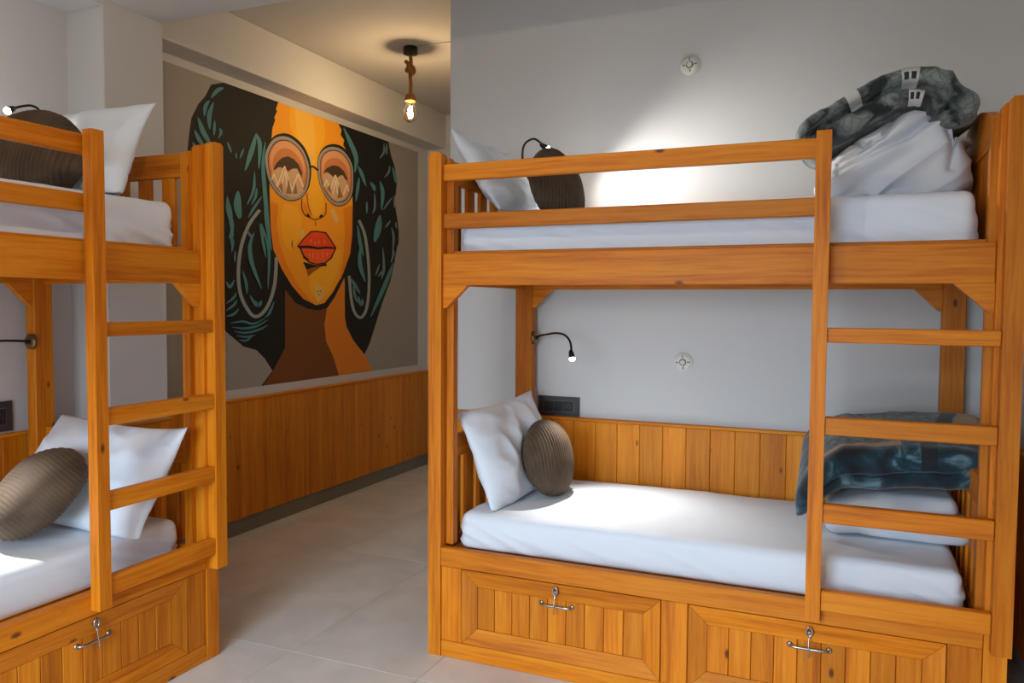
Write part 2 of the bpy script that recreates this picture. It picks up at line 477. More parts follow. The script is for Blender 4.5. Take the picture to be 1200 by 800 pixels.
def nz3(x, y, z): return mnoise.noise(Vector((x, y, z)))
def ridge(x, y, z):
    return 1.0 - abs(mnoise.noise(Vector((x, y, z)))) * 2.0
MURAL = [
('hair','black',[3665,2734,3563,2691,3515,2611,3463,2556,3411,2467,3390,2359,3376,2261,3362,2164,3353,2021,3363,1879,3399,1777,3473,1596,3563,1400,3657,1256,3808,1157,3922,1130,4000,1071,4072,988,3966,893,4006,894,4200,1087,4221,1399,4878,1587,4872,1335,4898,1252,4974,1160,5087,1057,5133,1034,5205,1117,5290,1262,5389,1438,5505,1605,5570,1761,5610,1889,5637,1933,5637,2032,5611,2141,5571,2262,5598,2349,5611,2448,5571,2553,5519,2626,5481,2731]),
('neck','brown',[4205,1540,4309,1445,4436,1398,4550,1386,4659,1398,4628,1276,4647,1154,4727,1045,4799,896,3982,893,4081,988,4200,1132]),
('neck','orange_dark',[4659,1398,4741,1472,4873,1619,4877,1322,4898,1245,4974,1153,5133,1034,5192,964,5252,900,4799,896,4727,1045,4647,1154,4628,1276]),
('face_outline','black',[4059,1893,4106,1704,4196,1523,4309,1430,4436,1390,4550,1377,4659,1392,4751,1472,4889,1638,4995,1847,4997,2230,4841,2396,4179,2292]),
('face','orange',[4151,2733,4125,2678,4138,2669,4108,2619,4120,2611,4091,2550,4082,2484,4060,2344,4059,2219,4061,2084,4067,1910,4090,1774,4172,1651,4275,1542,4391,1457,4531,1413,4629,1429,4731,1509,4857,1650,4945,1799,4973,1941,4980,2165,4970,2385,4927,2504,4895,2561,4863,2586,4874,2625,4832,2654,4843,2693,4801,2731]),
('face','orange_deep',[4061,2084,4143,2066,4125,1943,4149,1817,4224,1682,4346,1538,4512,1419,4391,1457,4275,1542,4172,1651,4090,1774,4067,1910]),
('face','orange_deep',[4860,2119,4980,2165,4973,1941,4945,1799,4857,1650,4814,1592,4858,1775,4880,1934]),
('face','yellow',[4270,2733,4639,2732,4648,2606,4608,2479,4539,2367,4501,2343,4427,2401,4320,2513,4260,2613]),
('face','yellow_light',[4313,2732,4505,2732,4532,2583,4530,2406,4483,2375,4418,2445,4338,2556]),
('face','yellow',[4202,2084,4333,2077,4387,1991,4349,1861,4277,1775,4208,1805,4175,1892,4168,2002]),
('face','yellow',[4458,1693,4682,1814,4827,1823,4794,1660,4680,1508,4560,1428,4456,1516]),
('face','yellow',[4464,2366,4549,2386,4616,2271,4625,2123,4595,2048,4517,2028,4471,2075,4444,2218]),
('face','orange_deep',[4388,2118,4434,2100,4470,2046,4424,2018,4387,2049]),
('face','highlight',[4704,2096,4745,2106,4807,2045,4786,2006,4734,2026]),
('face','highlight',[4368,1914,4395,1934,4413,1906,4385,1869,4358,1873]),
('face','highlight',[4474,2455,4521,2440,4502,2402,4464,2413]),
('face','highlight',[4523,1547,4561,1560,4610,1544,4620,1495,4600,1453,4541,1446,4522,1488]),
('face','black',[4545,1514,4557,1514,4557,1505,4545,1504]),
('face','black',[4575,1517,4586,1518,4586,1508,4575,1508]),
('face','black',[4559,1493,4571,1493,4570,1484,4559,1484]),
('face','black',[4281,1850,4279,1845,4276,1841,4274,1836,4272,1831,4271,1826,4271,1820,4272,1815,4274,1809,4276,1804,4280,1798,4283,1793,4287,1787,4289,1788,4288,1794,4286,1800,4285,1806,4283,1811,4282,1816,4281,1821,4281,1826,4281,1831,4282,1835,4283,1840,4283,1845,4283,1850]),
('nose','black',[4380,2137,4379,2129,4377,2121,4376,2113,4375,2104,4374,2096,4374,2089,4375,2081,4376,2074,4378,2068,4380,2061,4382,2055,4386,2049,4390,2044,4394,2039,4399,2035,4405,2031,4411,2027,4418,2024,4426,2021,4435,2019,4444,2017,4453,2015,4462,2014,4470,2013,4479,2011,4487,2009,4495,2007,4504,2006,4514,2005,4525,2006,4536,2007,4547,2010,4559,2013,4571,2017,4583,2021,4594,2025,4604,2030,4614,2034,4624,2039,4633,2045,4641,2051,4648,2057,4652,2064,4655,2070,4656,2077,4656,2084,4656,2090,4657,2097,4657,2104,4657,2111,4657,2118,4657,2125,4657,2132,4657,2139,4646,2137,4646,2130,4646,2123,4646,2116,4647,2109,4646,2103,4646,2096,4645,2089,4645,2083,4645,2076,4644,2070,4642,2064,4638,2059,4633,2054,4626,2049,4617,2044,4608,2039,4598,2035,4589,2031,4579,2027,4568,2023,4556,2019,4545,2016,4534,2014,4525,2012,4516,2012,4508,2012,4500,2014,4492,2015,4483,2017,4475,2019,4466,2020,4457,2022,4448,2023,4439,2025,4432,2027,4425,2029,4419,2032,4413,2036,4407,2039,4403,2043,4399,2048,4395,2053,4392,2058,4389,2064,4387,2070,4386,2076,4385,2083,4384,2090,4384,2097,4385,2105,4386,2113,4387,2121,4389,2130,4390,2138]),
('nose','black',[4434,2176,4435,2165,4436,2154,4437,2143,4438,2132,4440,2122,4442,2112,4444,2103,4448,2095,4452,2087,4456,2080,4459,2073,4463,2066,4466,2060,4470,2055,4473,2050,4476,2046,4479,2041,4482,2036,4489,2039,4486,2043,4483,2048,4480,2053,4477,2057,4473,2063,4470,2069,4467,2075,4463,2082,4459,2089,4455,2097,4452,2105,4449,2114,4447,2123,4446,2134,4445,2144,4444,2155,4443,2166,4442,2177]),
('nose','black',[4428,2035,4447,2043,4475,2028,4470,2015,4447,2017]),
('nose','black',[4571,2034,4591,2053,4618,2053,4605,2033,4584,2025]),
('nose','brown',[4530,2005,4528,1998,4527,1990,4526,1983,4526,1975,4528,1968,4530,1961,4532,1961,4534,1968,4535,1976,4536,1984,4535,1991,4534,1998,4532,2006]),
('glasses','black',[4019,2349,4019,2370,4022,2387,4028,2404,4037,2421,4048,2440,4062,2460,4078,2478,4096,2494,4114,2507,4135,2518,4157,2527,4179,2534,4202,2540,4227,2543,4252,2544,4277,2542,4303,2537,4330,2529,4355,2520,4378,2509,4398,2497,4415,2485,4430,2470,4443,2455,4456,2438,4467,2419,4476,2399,4483,2379,4486,2358,4486,2337,4485,2316,4482,2295,4478,2275,4472,2254,4465,2235,4454,2216,4441,2197,4426,2180,4408,2163,4388,2149,4365,2137,4338,2128,4311,2120,4285,2116,4260,2114,4235,2115,4210,2118,4187,2124,4164,2131,4142,2142,4122,2154,4103,2168,4087,2182,4071,2198,4058,2217,4046,2237,4036,2263,4028,2293,4022,2323]),
('glasses','black',[4012,2337,4012,2357,4016,2375,4022,2391,4030,2408,4041,2427,4055,2446,4071,2465,4088,2481,4106,2493,4127,2504,4148,2513,4170,2520,4193,2525,4218,2528,4242,2529,4267,2527,4293,2522,4319,2515,4345,2505,4367,2494,4386,2483,4403,2470,4418,2456,4431,2441,4443,2424,4454,2405,4463,2385,4470,2365,4473,2345,4474,2324,4472,2303,4469,2282,4465,2262,4460,2242,4452,2223,4442,2204,4429,2186,4414,2169,4396,2152,4376,2139,4353,2127,4328,2118,4301,2110,4275,2106,4250,2104,4225,2105,4201,2108,4178,2114,4155,2122,4134,2132,4114,2144,4096,2158,4079,2172,4064,2188,4050,2206,4039,2227,4029,2252,4021,2282,4015,2311]),
('glasses','rim',[4018,2336,4019,2356,4022,2373,4028,2389,4036,2406,4047,2424,4060,2443,4076,2461,4092,2476,4110,2489,4130,2499,4151,2508,4172,2514,4195,2519,4218,2522,4242,2523,4267,2521,4291,2516,4317,2509,4341,2499,4363,2489,4382,2478,4398,2466,4412,2452,4425,2437,4437,2420,4448,2402,4457,2383,4463,2364,4466,2344,4467,2324,4465,2304,4462,2284,4458,2264,4453,2245,4446,2226,4436,2208,4423,2190,4409,2173,4392,2157,4372,2144,4350,2133,4325,2124,4299,2117,4274,2112,4250,2110,4226,2111,4202,2114,4180,2120,4158,2127,4137,2137,4118,2149,4100,2162,4084,2176,4069,2192,4056,2209,4045,2229,4035,2254,4027,2283,4021,2311]),
('glasses','black',[4042,2334,4043,2352,4045,2367,4051,2382,4058,2397,4068,2413,4080,2430,4094,2446,4109,2460,4125,2471,4143,2480,4162,2488,4182,2494,4202,2498,4223,2501,4245,2502,4266,2500,4289,2496,4312,2489,4334,2480,4354,2471,4370,2461,4385,2450,4398,2437,4409,2424,4420,2409,4429,2393,4437,2375,4443,2358,4445,2340,4446,2322,4445,2304,4442,2286,4438,2269,4434,2251,4427,2234,4418,2218,4407,2202,4394,2187,4379,2173,4362,2161,4342,2151,4319,2142,4296,2136,4273,2132,4252,2130,4230,2131,4208,2134,4188,2138,4169,2145,4150,2154,4132,2165,4116,2177,4101,2189,4088,2203,4076,2219,4066,2237,4057,2259,4050,2285,4045,2311]),
('lens','lens',[4049,2333,4049,2351,4052,2366,4057,2380,4064,2394,4073,2410,4085,2426,4099,2442,4114,2455,4129,2466,4147,2475,4165,2483,4184,2488,4203,2492,4224,2495,4245,2496,4266,2494,4287,2490,4310,2483,4331,2475,4350,2466,4366,2456,4380,2445,4392,2433,4404,2420,4414,2406,4423,2390,4431,2374,4436,2357,4439,2340,4439,2322,4438,2305,4435,2287,4432,2270,4427,2254,4421,2237,4413,2222,4402,2206,4389,2192,4374,2178,4358,2166,4338,2156,4317,2148,4294,2142,4272,2138,4251,2137,4230,2137,4210,2140,4190,2144,4171,2151,4153,2159,4136,2170,4120,2181,4106,2193,4093,2207,4082,2222,4072,2240,4063,2261,4056,2286,4051,2311]),
('lens','lens_light',[4066,2346,4067,2362,4069,2376,4074,2388,4080,2401,4089,2415,4099,2430,4112,2444,4125,2456,4139,2466,4154,2474,4171,2481,4188,2486,4205,2490,4224,2492,4243,2492,4261,2491,4281,2487,4301,2481,4320,2474,4337,2466,4351,2457,4363,2447,4374,2437,4384,2425,4394,2412,4402,2398,4408,2383,4413,2368,4416,2353,4416,2337,4415,2322,4413,2306,4410,2291,4405,2276,4400,2262,4392,2248,4383,2234,4371,2221,4358,2208,4343,2198,4326,2189,4307,2181,4287,2176,4267,2172,4248,2171,4230,2171,4211,2173,4193,2177,4177,2183,4160,2191,4145,2200,4131,2210,4118,2221,4106,2233,4096,2247,4087,2262,4080,2282,4073,2304,4069,2327]),
('lens','lens',[4088,2316,4088,2330,4091,2342,4095,2354,4100,2365,4108,2378,4118,2391,4129,2404,4141,2414,4154,2423,4168,2430,4182,2436,4198,2441,4214,2444,4230,2446,4247,2446,4264,2445,4281,2441,4299,2436,4316,2429,4331,2421,4344,2414,4355,2405,4365,2395,4374,2385,4382,2373,4390,2361,4396,2347,4400,2334,4402,2320,4402,2306,4401,2292,4399,2278,4397,2265,4393,2251,4388,2238,4381,2226,4373,2214,4363,2202,4351,2191,4338,2181,4322,2173,4305,2167,4287,2162,4269,2158,4252,2157,4235,2158,4219,2160,4203,2163,4188,2168,4173,2175,4159,2184,4146,2193,4135,2203,4124,2214,4115,2226,4107,2240,4100,2258,4094,2278,4090,2298]),
('glasses','black',[4563,2394,4564,2415,4566,2435,4570,2454,4578,2472,4589,2490,4604,2506,4622,2521,4641,2535,4664,2546,4689,2557,4716,2565,4742,2571,4768,2575,4795,2576,4821,2576,4846,2573,4870,2567,4894,2559,4917,2548,4938,2536,4957,2521,4974,2504,4989,2486,5000,2465,5006,2443,5009,2418,5009,2393,5007,2366,5006,2339,5004,2309,4999,2281,4991,2255,4978,2232,4961,2212,4942,2194,4920,2178,4895,2165,4867,2155,4839,2148,4813,2143,4790,2142,4767,2143,4746,2148,4724,2155,4702,2164,4680,2177,4658,2192,4639,2209,4620,2228,4603,2249,4588,2271,4576,2294,4569,2318,4565,2344,4564,2370]),
('glasses','black',[4555,2380,4555,2402,4557,2422,4561,2440,4569,2458,4580,2475,4595,2492,4612,2507,4632,2520,4654,2531,4679,2541,4705,2549,4731,2555,4757,2559,4783,2560,4809,2560,4834,2557,4858,2551,4881,2543,4904,2532,4924,2520,4943,2506,4960,2489,4975,2470,4986,2450,4992,2428,4994,2404,4994,2378,4993,2352,4992,2325,4990,2296,4985,2268,4977,2242,4964,2220,4947,2200,4928,2182,4907,2167,4882,2154,4855,2144,4827,2137,4801,2132,4778,2131,4756,2132,4735,2137,4714,2144,4692,2153,4670,2166,4648,2181,4629,2197,4611,2216,4594,2237,4579,2259,4568,2282,4560,2306,4556,2331,4555,2357]),
('glasses','rim',[4561,2380,4561,2400,4563,2420,4567,2438,4575,2455,4586,2472,4600,2488,4617,2502,4636,2515,4657,2526,4681,2536,4707,2544,4732,2549,4757,2553,4782,2554,4808,2554,4832,2551,4855,2545,4878,2537,4900,2527,4919,2515,4938,2501,4954,2485,4968,2467,4979,2447,4985,2426,4987,2402,4987,2378,4986,2353,4985,2326,4983,2298,4979,2270,4970,2246,4958,2224,4942,2204,4923,2187,4902,2172,4879,2160,4852,2150,4825,2143,4800,2139,4778,2137,4757,2139,4736,2143,4715,2150,4694,2159,4673,2171,4652,2186,4633,2202,4615,2220,4599,2240,4584,2262,4573,2284,4566,2307,4562,2332,4561,2357]),
('glasses','black',[4584,2376,4584,2395,4586,2412,4589,2429,4596,2444,4606,2459,4619,2473,4634,2487,4651,2498,4671,2508,4693,2517,4716,2524,4739,2529,4761,2532,4784,2533,4806,2533,4828,2530,4849,2525,4870,2517,4889,2508,4907,2497,4923,2485,4938,2470,4951,2454,4960,2436,4966,2417,4968,2396,4968,2374,4967,2351,4966,2328,4964,2302,4960,2278,4953,2256,4941,2236,4927,2218,4910,2203,4892,2189,4871,2178,4847,2169,4822,2163,4800,2159,4780,2158,4761,2159,4742,2163,4723,2169,4704,2177,4685,2188,4666,2201,4649,2215,4633,2232,4618,2250,4605,2269,4595,2289,4588,2311,4585,2333,4584,2355]),
('lens','lens',[4590,2375,4590,2393,4592,2410,4595,2426,4602,2441,4612,2456,4624,2470,4639,2482,4655,2493,4674,2503,4695,2511,4718,2518,4740,2523,4761,2526,4783,2527,4805,2527,4826,2524,4847,2519,4866,2512,4885,2503,4902,2493,4918,2480,4932,2466,4945,2451,4954,2434,4959,2415,4961,2395,4961,2373,4960,2351,4959,2328,4957,2304,4953,2280,4946,2259,4936,2240,4922,2223,4906,2208,4888,2195,4867,2184,4844,2176,4821,2169,4799,2166,4779,2164,4761,2165,4743,2169,4725,2175,4706,2183,4688,2193,4670,2206,4653,2220,4638,2236,4623,2253,4610,2272,4601,2291,4594,2312,4591,2334,4590,2355]),
('lens','lens_light',[4605,2389,4606,2405,4607,2420,4611,2435,4616,2448,4625,2461,4636,2474,4650,2485,4664,2495,4681,2504,4700,2511,4720,2517,4740,2522,4760,2524,4780,2525,4799,2525,4818,2522,4836,2518,4854,2512,4870,2504,4886,2494,4900,2484,4913,2471,4923,2457,4932,2442,4936,2425,4938,2407,4938,2388,4937,2369,4936,2348,4935,2326,4931,2305,4925,2286,4915,2269,4903,2254,4889,2240,4873,2228,4854,2219,4834,2211,4813,2205,4793,2202,4776,2200,4759,2201,4743,2204,4727,2210,4710,2217,4694,2226,4677,2237,4662,2250,4649,2264,4635,2280,4624,2296,4615,2314,4610,2332,4607,2352,4605,2371]),
('lens','lens',[4627,2355,4627,2370,4629,2383,4632,2396,4637,2408,4645,2420,4655,2431,4667,2441,4680,2450,4695,2458,4713,2465,4731,2470,4749,2474,4766,2476,4784,2477,4801,2476,4818,2474,4835,2470,4850,2464,4866,2457,4879,2448,4892,2438,4903,2427,4913,2414,4920,2401,4924,2386,4926,2369,4926,2352,4925,2335,4924,2316,4923,2297,4920,2278,4914,2261,4906,2246,4895,2232,4882,2220,4867,2210,4851,2201,4833,2194,4814,2189,4796,2186,4781,2185,4766,2186,4751,2188,4737,2193,4722,2200,4706,2208,4692,2218,4678,2229,4666,2242,4654,2256,4644,2271,4636,2287,4631,2304,4628,2321,4627,2339]),
('lens','eye',[4096,2289,4124,2332,4177,2375,4241,2397,4301,2388,4350,2361,4387,2312,4380,2279,4337,2328,4288,2324,4252,2303,4205,2307,4159,2315,4118,2285]),
('lens','peak',[4101,2279,4141,2308,4176,2310,4216,2270,4276,2318,4331,2331,4368,2293,4398,2242,4398,2187,4335,2143,4262,2130,4180,2139,4111,2186,4073,2233,4084,2261]),
('lens','peak_light',[4135,2181,4212,2325,4199,2326,4122,2182]),
('lens','peak_light',[4199,2324,4268,2184,4282,2188,4212,2328]),
('lens','peak_light',[4169,2171,4217,2300,4204,2300,4156,2171]),
('lens','peak_light',[4204,2299,4223,2178,4236,2181,4218,2302]),
('lens','peak_light',[4281,2170,4350,2297,4336,2298,4268,2171]),
('lens','peak_light',[4336,2295,4391,2216,4405,2221,4350,2300]),
('lens','peak_light',[4084,2218,4107,2259,4095,2261,4072,2220]),
('lens','peak_light',[4095,2258,4128,2195,4141,2199,4107,2263]),
('lens','peak_dark',[4215,2147,4246,2252,4275,2155]),
('lens','peak_dark',[4287,2156,4318,2239,4335,2163]),
('lens','peak_dark',[4146,2184,4175,2218,4191,2144]),
('lens','eye',[4614,2343,4662,2388,4731,2417,4802,2423,4867,2399,4911,2350,4903,2332,4830,2364,4787,2340,4745,2330,4689,2355,4648,2357]),
('lens','peak',[4607,2313,4662,2359,4710,2345,4759,2328,4852,2367,4896,2331,4926,2292,4910,2229,4858,2184,4786,2162,4716,2187,4647,2237]),
('lens','peak_light',[4634,2250,4666,2304,4651,2305,4619,2251]),
('lens','peak_light',[4651,2302,4687,2241,4703,2246,4666,2307]),
('lens','peak_light',[4703,2226,4770,2353,4754,2354,4687,2227]),
('lens','peak_light',[4754,2351,4822,2233,4838,2238,4770,2356]),
('lens','peak_light',[4738,2214,4774,2320,4758,2320,4722,2214]),
('lens','peak_light',[4758,2318,4778,2220,4795,2223,4774,2322]),
('lens','peak_light',[4867,2222,4911,2306,4895,2306,4851,2223]),
('lens','peak_light',[4895,2304,4917,2255,4934,2260,4912,2308]),
('lens','peak_dark',[4786,2188,4808,2293,4851,2205]),
('lens','peak_dark',[4661,2238,4695,2277,4716,2213]),
('glasses','black',[4463,2350,4471,2353,4478,2357,4484,2361,4489,2363,4494,2365,4499,2365,4506,2364,4515,2362,4525,2359,4536,2355,4547,2351,4558,2348,4571,2360,4560,2364,4549,2367,4538,2371,4527,2375,4516,2377,4504,2378,4493,2377,4483,2374,4474,2370,4467,2366,4461,2363,4455,2360]),
('lips','black',[4326,1809,4387,1864,4471,1924,4529,1933,4580,1933,4649,1933,4717,1879,4772,1829,4716,1752,4642,1710,4536,1694,4450,1707,4392,1744,4357,1797]),
('lips','red',[4345,1814,4393,1858,4474,1915,4529,1924,4580,1924,4640,1923,4703,1873,4749,1833,4657,1832,4553,1820,4454,1825]),
('lips','red_light',[4370,1799,4454,1805,4553,1804,4656,1816,4749,1820,4702,1758,4635,1718,4536,1703,4456,1714,4405,1749]),
('lips','lip_shine',[4453,1783,4452,1776,4452,1769,4453,1762,4454,1755,4457,1749,4460,1742,4462,1742,4463,1749,4463,1756,4462,1763,4460,1770,4458,1776,4454,1783]),
('lips','lip_shine',[4494,1780,4491,1771,4490,1763,4490,1754,4490,1746,4491,1737,4493,1729,4495,1729,4497,1737,4499,1746,4499,1755,4499,1763,4498,1772,4496,1780]),
('lips','lip_shine',[4552,1779,4550,1770,4549,1761,4548,1752,4548,1744,4550,1735,4552,1726,4554,1727,4556,1735,4557,1744,4558,1753,4557,1762,4556,1770,4554,1779]),
('lips','lip_shine',[4603,1787,4602,1779,4603,1771,4604,1763,4605,1755,4608,1748,4612,1740,4613,1740,4614,1749,4614,1756,4613,1764,4612,1772,4609,1780,4605,1787]),
('lips','lip_shine',[4655,1790,4654,1785,4655,1779,4656,1774,4657,1769,4660,1764,4664,1759,4666,1759,4667,1765,4666,1770,4665,1776,4664,1781,4661,1786,4657,1791]),
('lips','lip_shine',[4478,1872,4474,1867,4472,1862,4470,1856,4469,1851,4469,1846,4470,1840,4471,1840,4475,1846,4478,1851,4479,1856,4480,1861,4481,1867,4480,1872]),
('lips','lip_shine',[4561,1873,4559,1867,4558,1861,4557,1855,4558,1849,4559,1843,4561,1837,4563,1837,4565,1843,4567,1849,4567,1855,4567,1861,4566,1867,4563,1873]),
('lips','lip_shine',[4621,1878,4622,1872,4624,1867,4626,1861,4629,1856,4633,1852,4638,1847,4640,1848,4640,1853,4638,1859,4635,1864,4632,1869,4628,1874,4623,1878]),
('lips','lip_shine',[4519,1860,4518,1855,4517,1851,4517,1846,4518,1842,4520,1838,4522,1834,4524,1834,4526,1839,4527,1843,4527,1847,4526,1852,4524,1856,4521,1860]),
('lips','black',[4385,1738,4405,1749,4456,1727,4437,1718]),
('lips','black',[4391,1708,4428,1659,4485,1673,4656,1696,4649,1710,4536,1690,4450,1701]),
('lips','orange_shadow',[4428,1659,4445,1613,4502,1646,4586,1682,4485,1672]),
('earring','silver',[3948,2018,3933,2003,3917,1988,3901,1972,3886,1957,3871,1940,3856,1923,3843,1904,3831,1884,3819,1864,3809,1844,3799,1824,3790,1804,3783,1785,3777,1765,3772,1746,3767,1727,3764,1709,3760,1690,3757,1671,3755,1652,3753,1633,3752,1614,3752,1596,3752,1578,3754,1560,3755,1543,3758,1525,3761,1509,3765,1492,3770,1477,3776,1462,3783,1448,3790,1434,3799,1421,3808,1408,3818,1396,3828,1384,3840,1372,3852,1359,3866,1348,3881,1339,3898,1332,3916,1330,3934,1332,3951,1336,3967,1342,3983,1350,3997,1359,4011,1370,4025,1382,4037,1396,4049,1412,4060,1428,4071,1445,4080,1462,4089,1481,4097,1500,4105,1521,4111,1542,4117,1565,4121,1590,4125,1616,4127,1644,4129,1671,4131,1699,4133,1726,4100,1725,4098,1698,4096,1671,4094,1643,4091,1617,4088,1591,4084,1567,4079,1545,4072,1525,4065,1505,4058,1486,4049,1469,4040,1452,4031,1436,4020,1421,4009,1407,3998,1395,3986,1384,3975,1375,3963,1367,3950,1361,3938,1356,3926,1353,3916,1352,3908,1353,3899,1356,3888,1363,3876,1372,3865,1384,3854,1396,3844,1407,3834,1419,3826,1430,3818,1442,3811,1455,3804,1469,3799,1482,3794,1497,3790,1513,3787,1529,3784,1546,3783,1563,3782,1580,3781,1597,3782,1615,3783,1634,3784,1652,3787,1671,3789,1689,3793,1708,3796,1726,3801,1745,3806,1763,3812,1782,3819,1800,3827,1819,3837,1839,3847,1859,3858,1878,3870,1897,3883,1915,3896,1931,3910,1947,3925,1962,3941,1977,3957,1992,3973,2008]),
('earring','silver',[5041,2052,5053,2038,5065,2025,5077,2011,5088,1998,5099,1984,5108,1969,5116,1954,5122,1938,5128,1921,5132,1904,5137,1887,5142,1869,5146,1851,5151,1832,5155,1813,5158,1793,5162,1773,5165,1753,5167,1732,5170,1711,5172,1689,5174,1667,5175,1645,5176,1622,5175,1599,5174,1574,5172,1548,5170,1524,5167,1500,5163,1478,5159,1458,5155,1438,5149,1420,5143,1403,5137,1388,5129,1375,5120,1363,5110,1352,5099,1342,5089,1335,5080,1331,5074,1330,5068,1330,5059,1332,5047,1337,5035,1344,5024,1353,5014,1364,5005,1375,4997,1389,4990,1405,4983,1422,4977,1442,4971,1463,4966,1488,4961,1515,4957,1545,4953,1575,4949,1605,4945,1635,4910,1632,4914,1603,4918,1573,4922,1542,4926,1513,4931,1485,4936,1460,4942,1438,4948,1418,4955,1400,4963,1383,4971,1368,4982,1355,4994,1342,5008,1331,5024,1322,5041,1315,5059,1310,5080,1309,5099,1313,5115,1320,5129,1330,5142,1341,5154,1354,5164,1367,5173,1382,5180,1399,5187,1416,5192,1435,5197,1455,5201,1476,5205,1499,5208,1523,5210,1548,5212,1574,5213,1599,5214,1624,5213,1647,5212,1670,5210,1692,5208,1714,5205,1736,5202,1757,5199,1777,5196,1798,5192,1817,5188,1837,5184,1856,5179,1875,5174,1893,5169,1910,5164,1928,5159,1945,5152,1962,5144,1978,5134,1994,5122,2009,5110,2023,5098,2037,5086,2050,5074,2064]),
('hair_strands','teal',[3559,2611,3571,2619,3582,2628,3593,2637,3602,2646,3611,2654,3618,2660,3625,2665,3631,2670,3638,2675,3645,2680,3653,2687,3661,2694,3658,2698,3648,2696,3639,2694,3629,2692,3619,2688,3608,2682,3597,2674,3588,2665,3579,2655,3571,2645,3565,2634,3559,2623,3554,2613]),
('hair_strands','teal',[3508,2497,3514,2507,3518,2518,3522,2528,3525,2537,3527,2546,3530,2553,3533,2560,3536,2566,3539,2573,3543,2580,3546,2588,3547,2596,3542,2597,3533,2591,3525,2585,3517,2579,3510,2571,3504,2563,3499,2553,3496,2543,3495,2533,3495,2523,3497,2514,3499,2505,3502,2496]),
('hair_strands','teal',[3549,2433,3553,2447,3555,2461,3557,2475,3558,2488,3560,2501,3561,2513,3564,2525,3568,2538,3571,2551,3575,2564,3578,2578,3580,2592,3573,2592,3562,2578,3553,2565,3544,2552,3536,2538,3529,2523,3525,2509,3524,2494,3525,2481,3527,2468,3531,2455,3536,2443,3542,2431]),
('hair_strands','teal',[3453,2478,3454,2463,3457,2449,3460,2434,3464,2420,3470,2407,3478,2394,3488,2382,3500,2371,3513,2361,3527,2351,3541,2343,3557,2335,3564,2339,3557,2353,3549,2366,3540,2379,3531,2391,3522,2402,3513,2413,3506,2425,3498,2436,3490,2448,3481,2460,3471,2471,3460,2481]),
('hair_strands','teal',[3426,2400,3427,2390,3430,2380,3433,2371,3438,2362,3443,2353,3449,2346,3456,2340,3464,2335,3472,2331,3481,2328,3490,2326,3500,2324,3505,2328,3502,2335,3497,2342,3492,2348,3487,2353,3482,2358,3476,2364,3471,2370,3464,2377,3457,2384,3449,2391,3441,2398,3431,2404]),
('hair_strands','teal',[3413,2333,3413,2328,3413,2323,3414,2319,3415,2315,3416,2312,3418,2308,3419,2305,3421,2302,3423,2298,3425,2295,3428,2292,3431,2289,3435,2290,3436,2294,3437,2299,3438,2303,3438,2307,3437,2312,3436,2316,3434,2320,3431,2323,3428,2326,3425,2329,3421,2332,3416,2334]),
('hair_strands','teal',[3581,2402,3587,2418,3591,2433,3593,2448,3593,2462,3591,2476,3587,2490,3582,2489,3576,2473,3572,2458,3570,2443,3570,2429,3572,2415,3576,2401]),
('hair_strands','teal',[3614,2389,3621,2396,3628,2403,3634,2410,3640,2418,3644,2425,3647,2433,3646,2440,3643,2445,3639,2449,3634,2451,3629,2453,3623,2455,3619,2453,3619,2447,3620,2443,3622,2439,3623,2435,3623,2433,3623,2430,3622,2426,3620,2420,3617,2413,3614,2406,3611,2398,3610,2390]),
('hair_strands','teal',[3682,2384,3684,2372,3687,2362,3692,2352,3698,2343,3706,2335,3717,2327,3721,2329,3720,2341,3716,2351,3711,2361,3705,2370,3697,2379,3686,2386]),
('hair_strands','teal',[3753,2334,3751,2327,3750,2320,3751,2314,3753,2308,3755,2302,3760,2297,3763,2298,3765,2305,3766,2311,3765,2318,3763,2324,3761,2330,3756,2335]),
('hair_strands','teal',[3788,2301,3798,2313,3807,2324,3814,2336,3819,2348,3824,2360,3826,2373,3823,2373,3813,2361,3804,2350,3797,2338,3792,2326,3788,2314,3785,2302]),
('hair_strands','teal',[3836,2238,3852,2258,3866,2279,3879,2301,3891,2322,3902,2343,3912,2364,3920,2385,3926,2406,3932,2426,3936,2446,3938,2466,3940,2486,3931,2485,3918,2465,3906,2445,3896,2425,3886,2406,3877,2386,3868,2366,3860,2345,3852,2324,3845,2303,3838,2281,3832,2260,3828,2238]),
('hair_strands','teal',[3932,2484,3933,2471,3936,2461,3940,2451,3943,2440,3946,2429,3948,2414,3949,2395,3949,2373,3949,2348,3949,2321,3949,2295,3952,2270,3960,2271,3968,2297,3974,2325,3980,2352,3985,2378,3988,2402,3987,2423,3984,2441,3977,2454,3969,2464,3960,2472,3950,2479,3939,2487]),
('hair_strands','teal',[4014,2448,4007,2424,4000,2401,3993,2378,3987,2354,3982,2329,3980,2301,3979,2270,3980,2236,3983,2200,3986,2165,3990,2131,3993,2101,3996,2075,3999,2052,4003,2031,4006,2010,4010,1990,4015,1969,4021,1947,4027,1925,4034,1903,4041,1881,4048,1859,4056,1837,4064,1839,4062,1862,4059,1885,4056,1907,4053,1930,4050,1952,4048,1975,4045,1996,4043,2017,4041,2038,4038,2059,4036,2082,4033,2108,4029,2139,4025,2172,4021,2207,4017,2243,4014,2276,4012,2306,4012,2333,4013,2357,4015,2380,4018,2403,4020,2425,4021,2449]),
('hair_strands','teal',[3914,2244,3910,2225,3906,2205,3904,2185,3901,2166,3898,2148,3893,2131,3887,2114,3879,2098,3870,2082,3861,2065,3852,2049,3846,2032,3850,2031,3863,2046,3877,2062,3889,2078,3901,2095,3911,2112,3919,2130,3924,2150,3926,2169,3925,2188,3924,2207,3922,2226,3920,2245]),
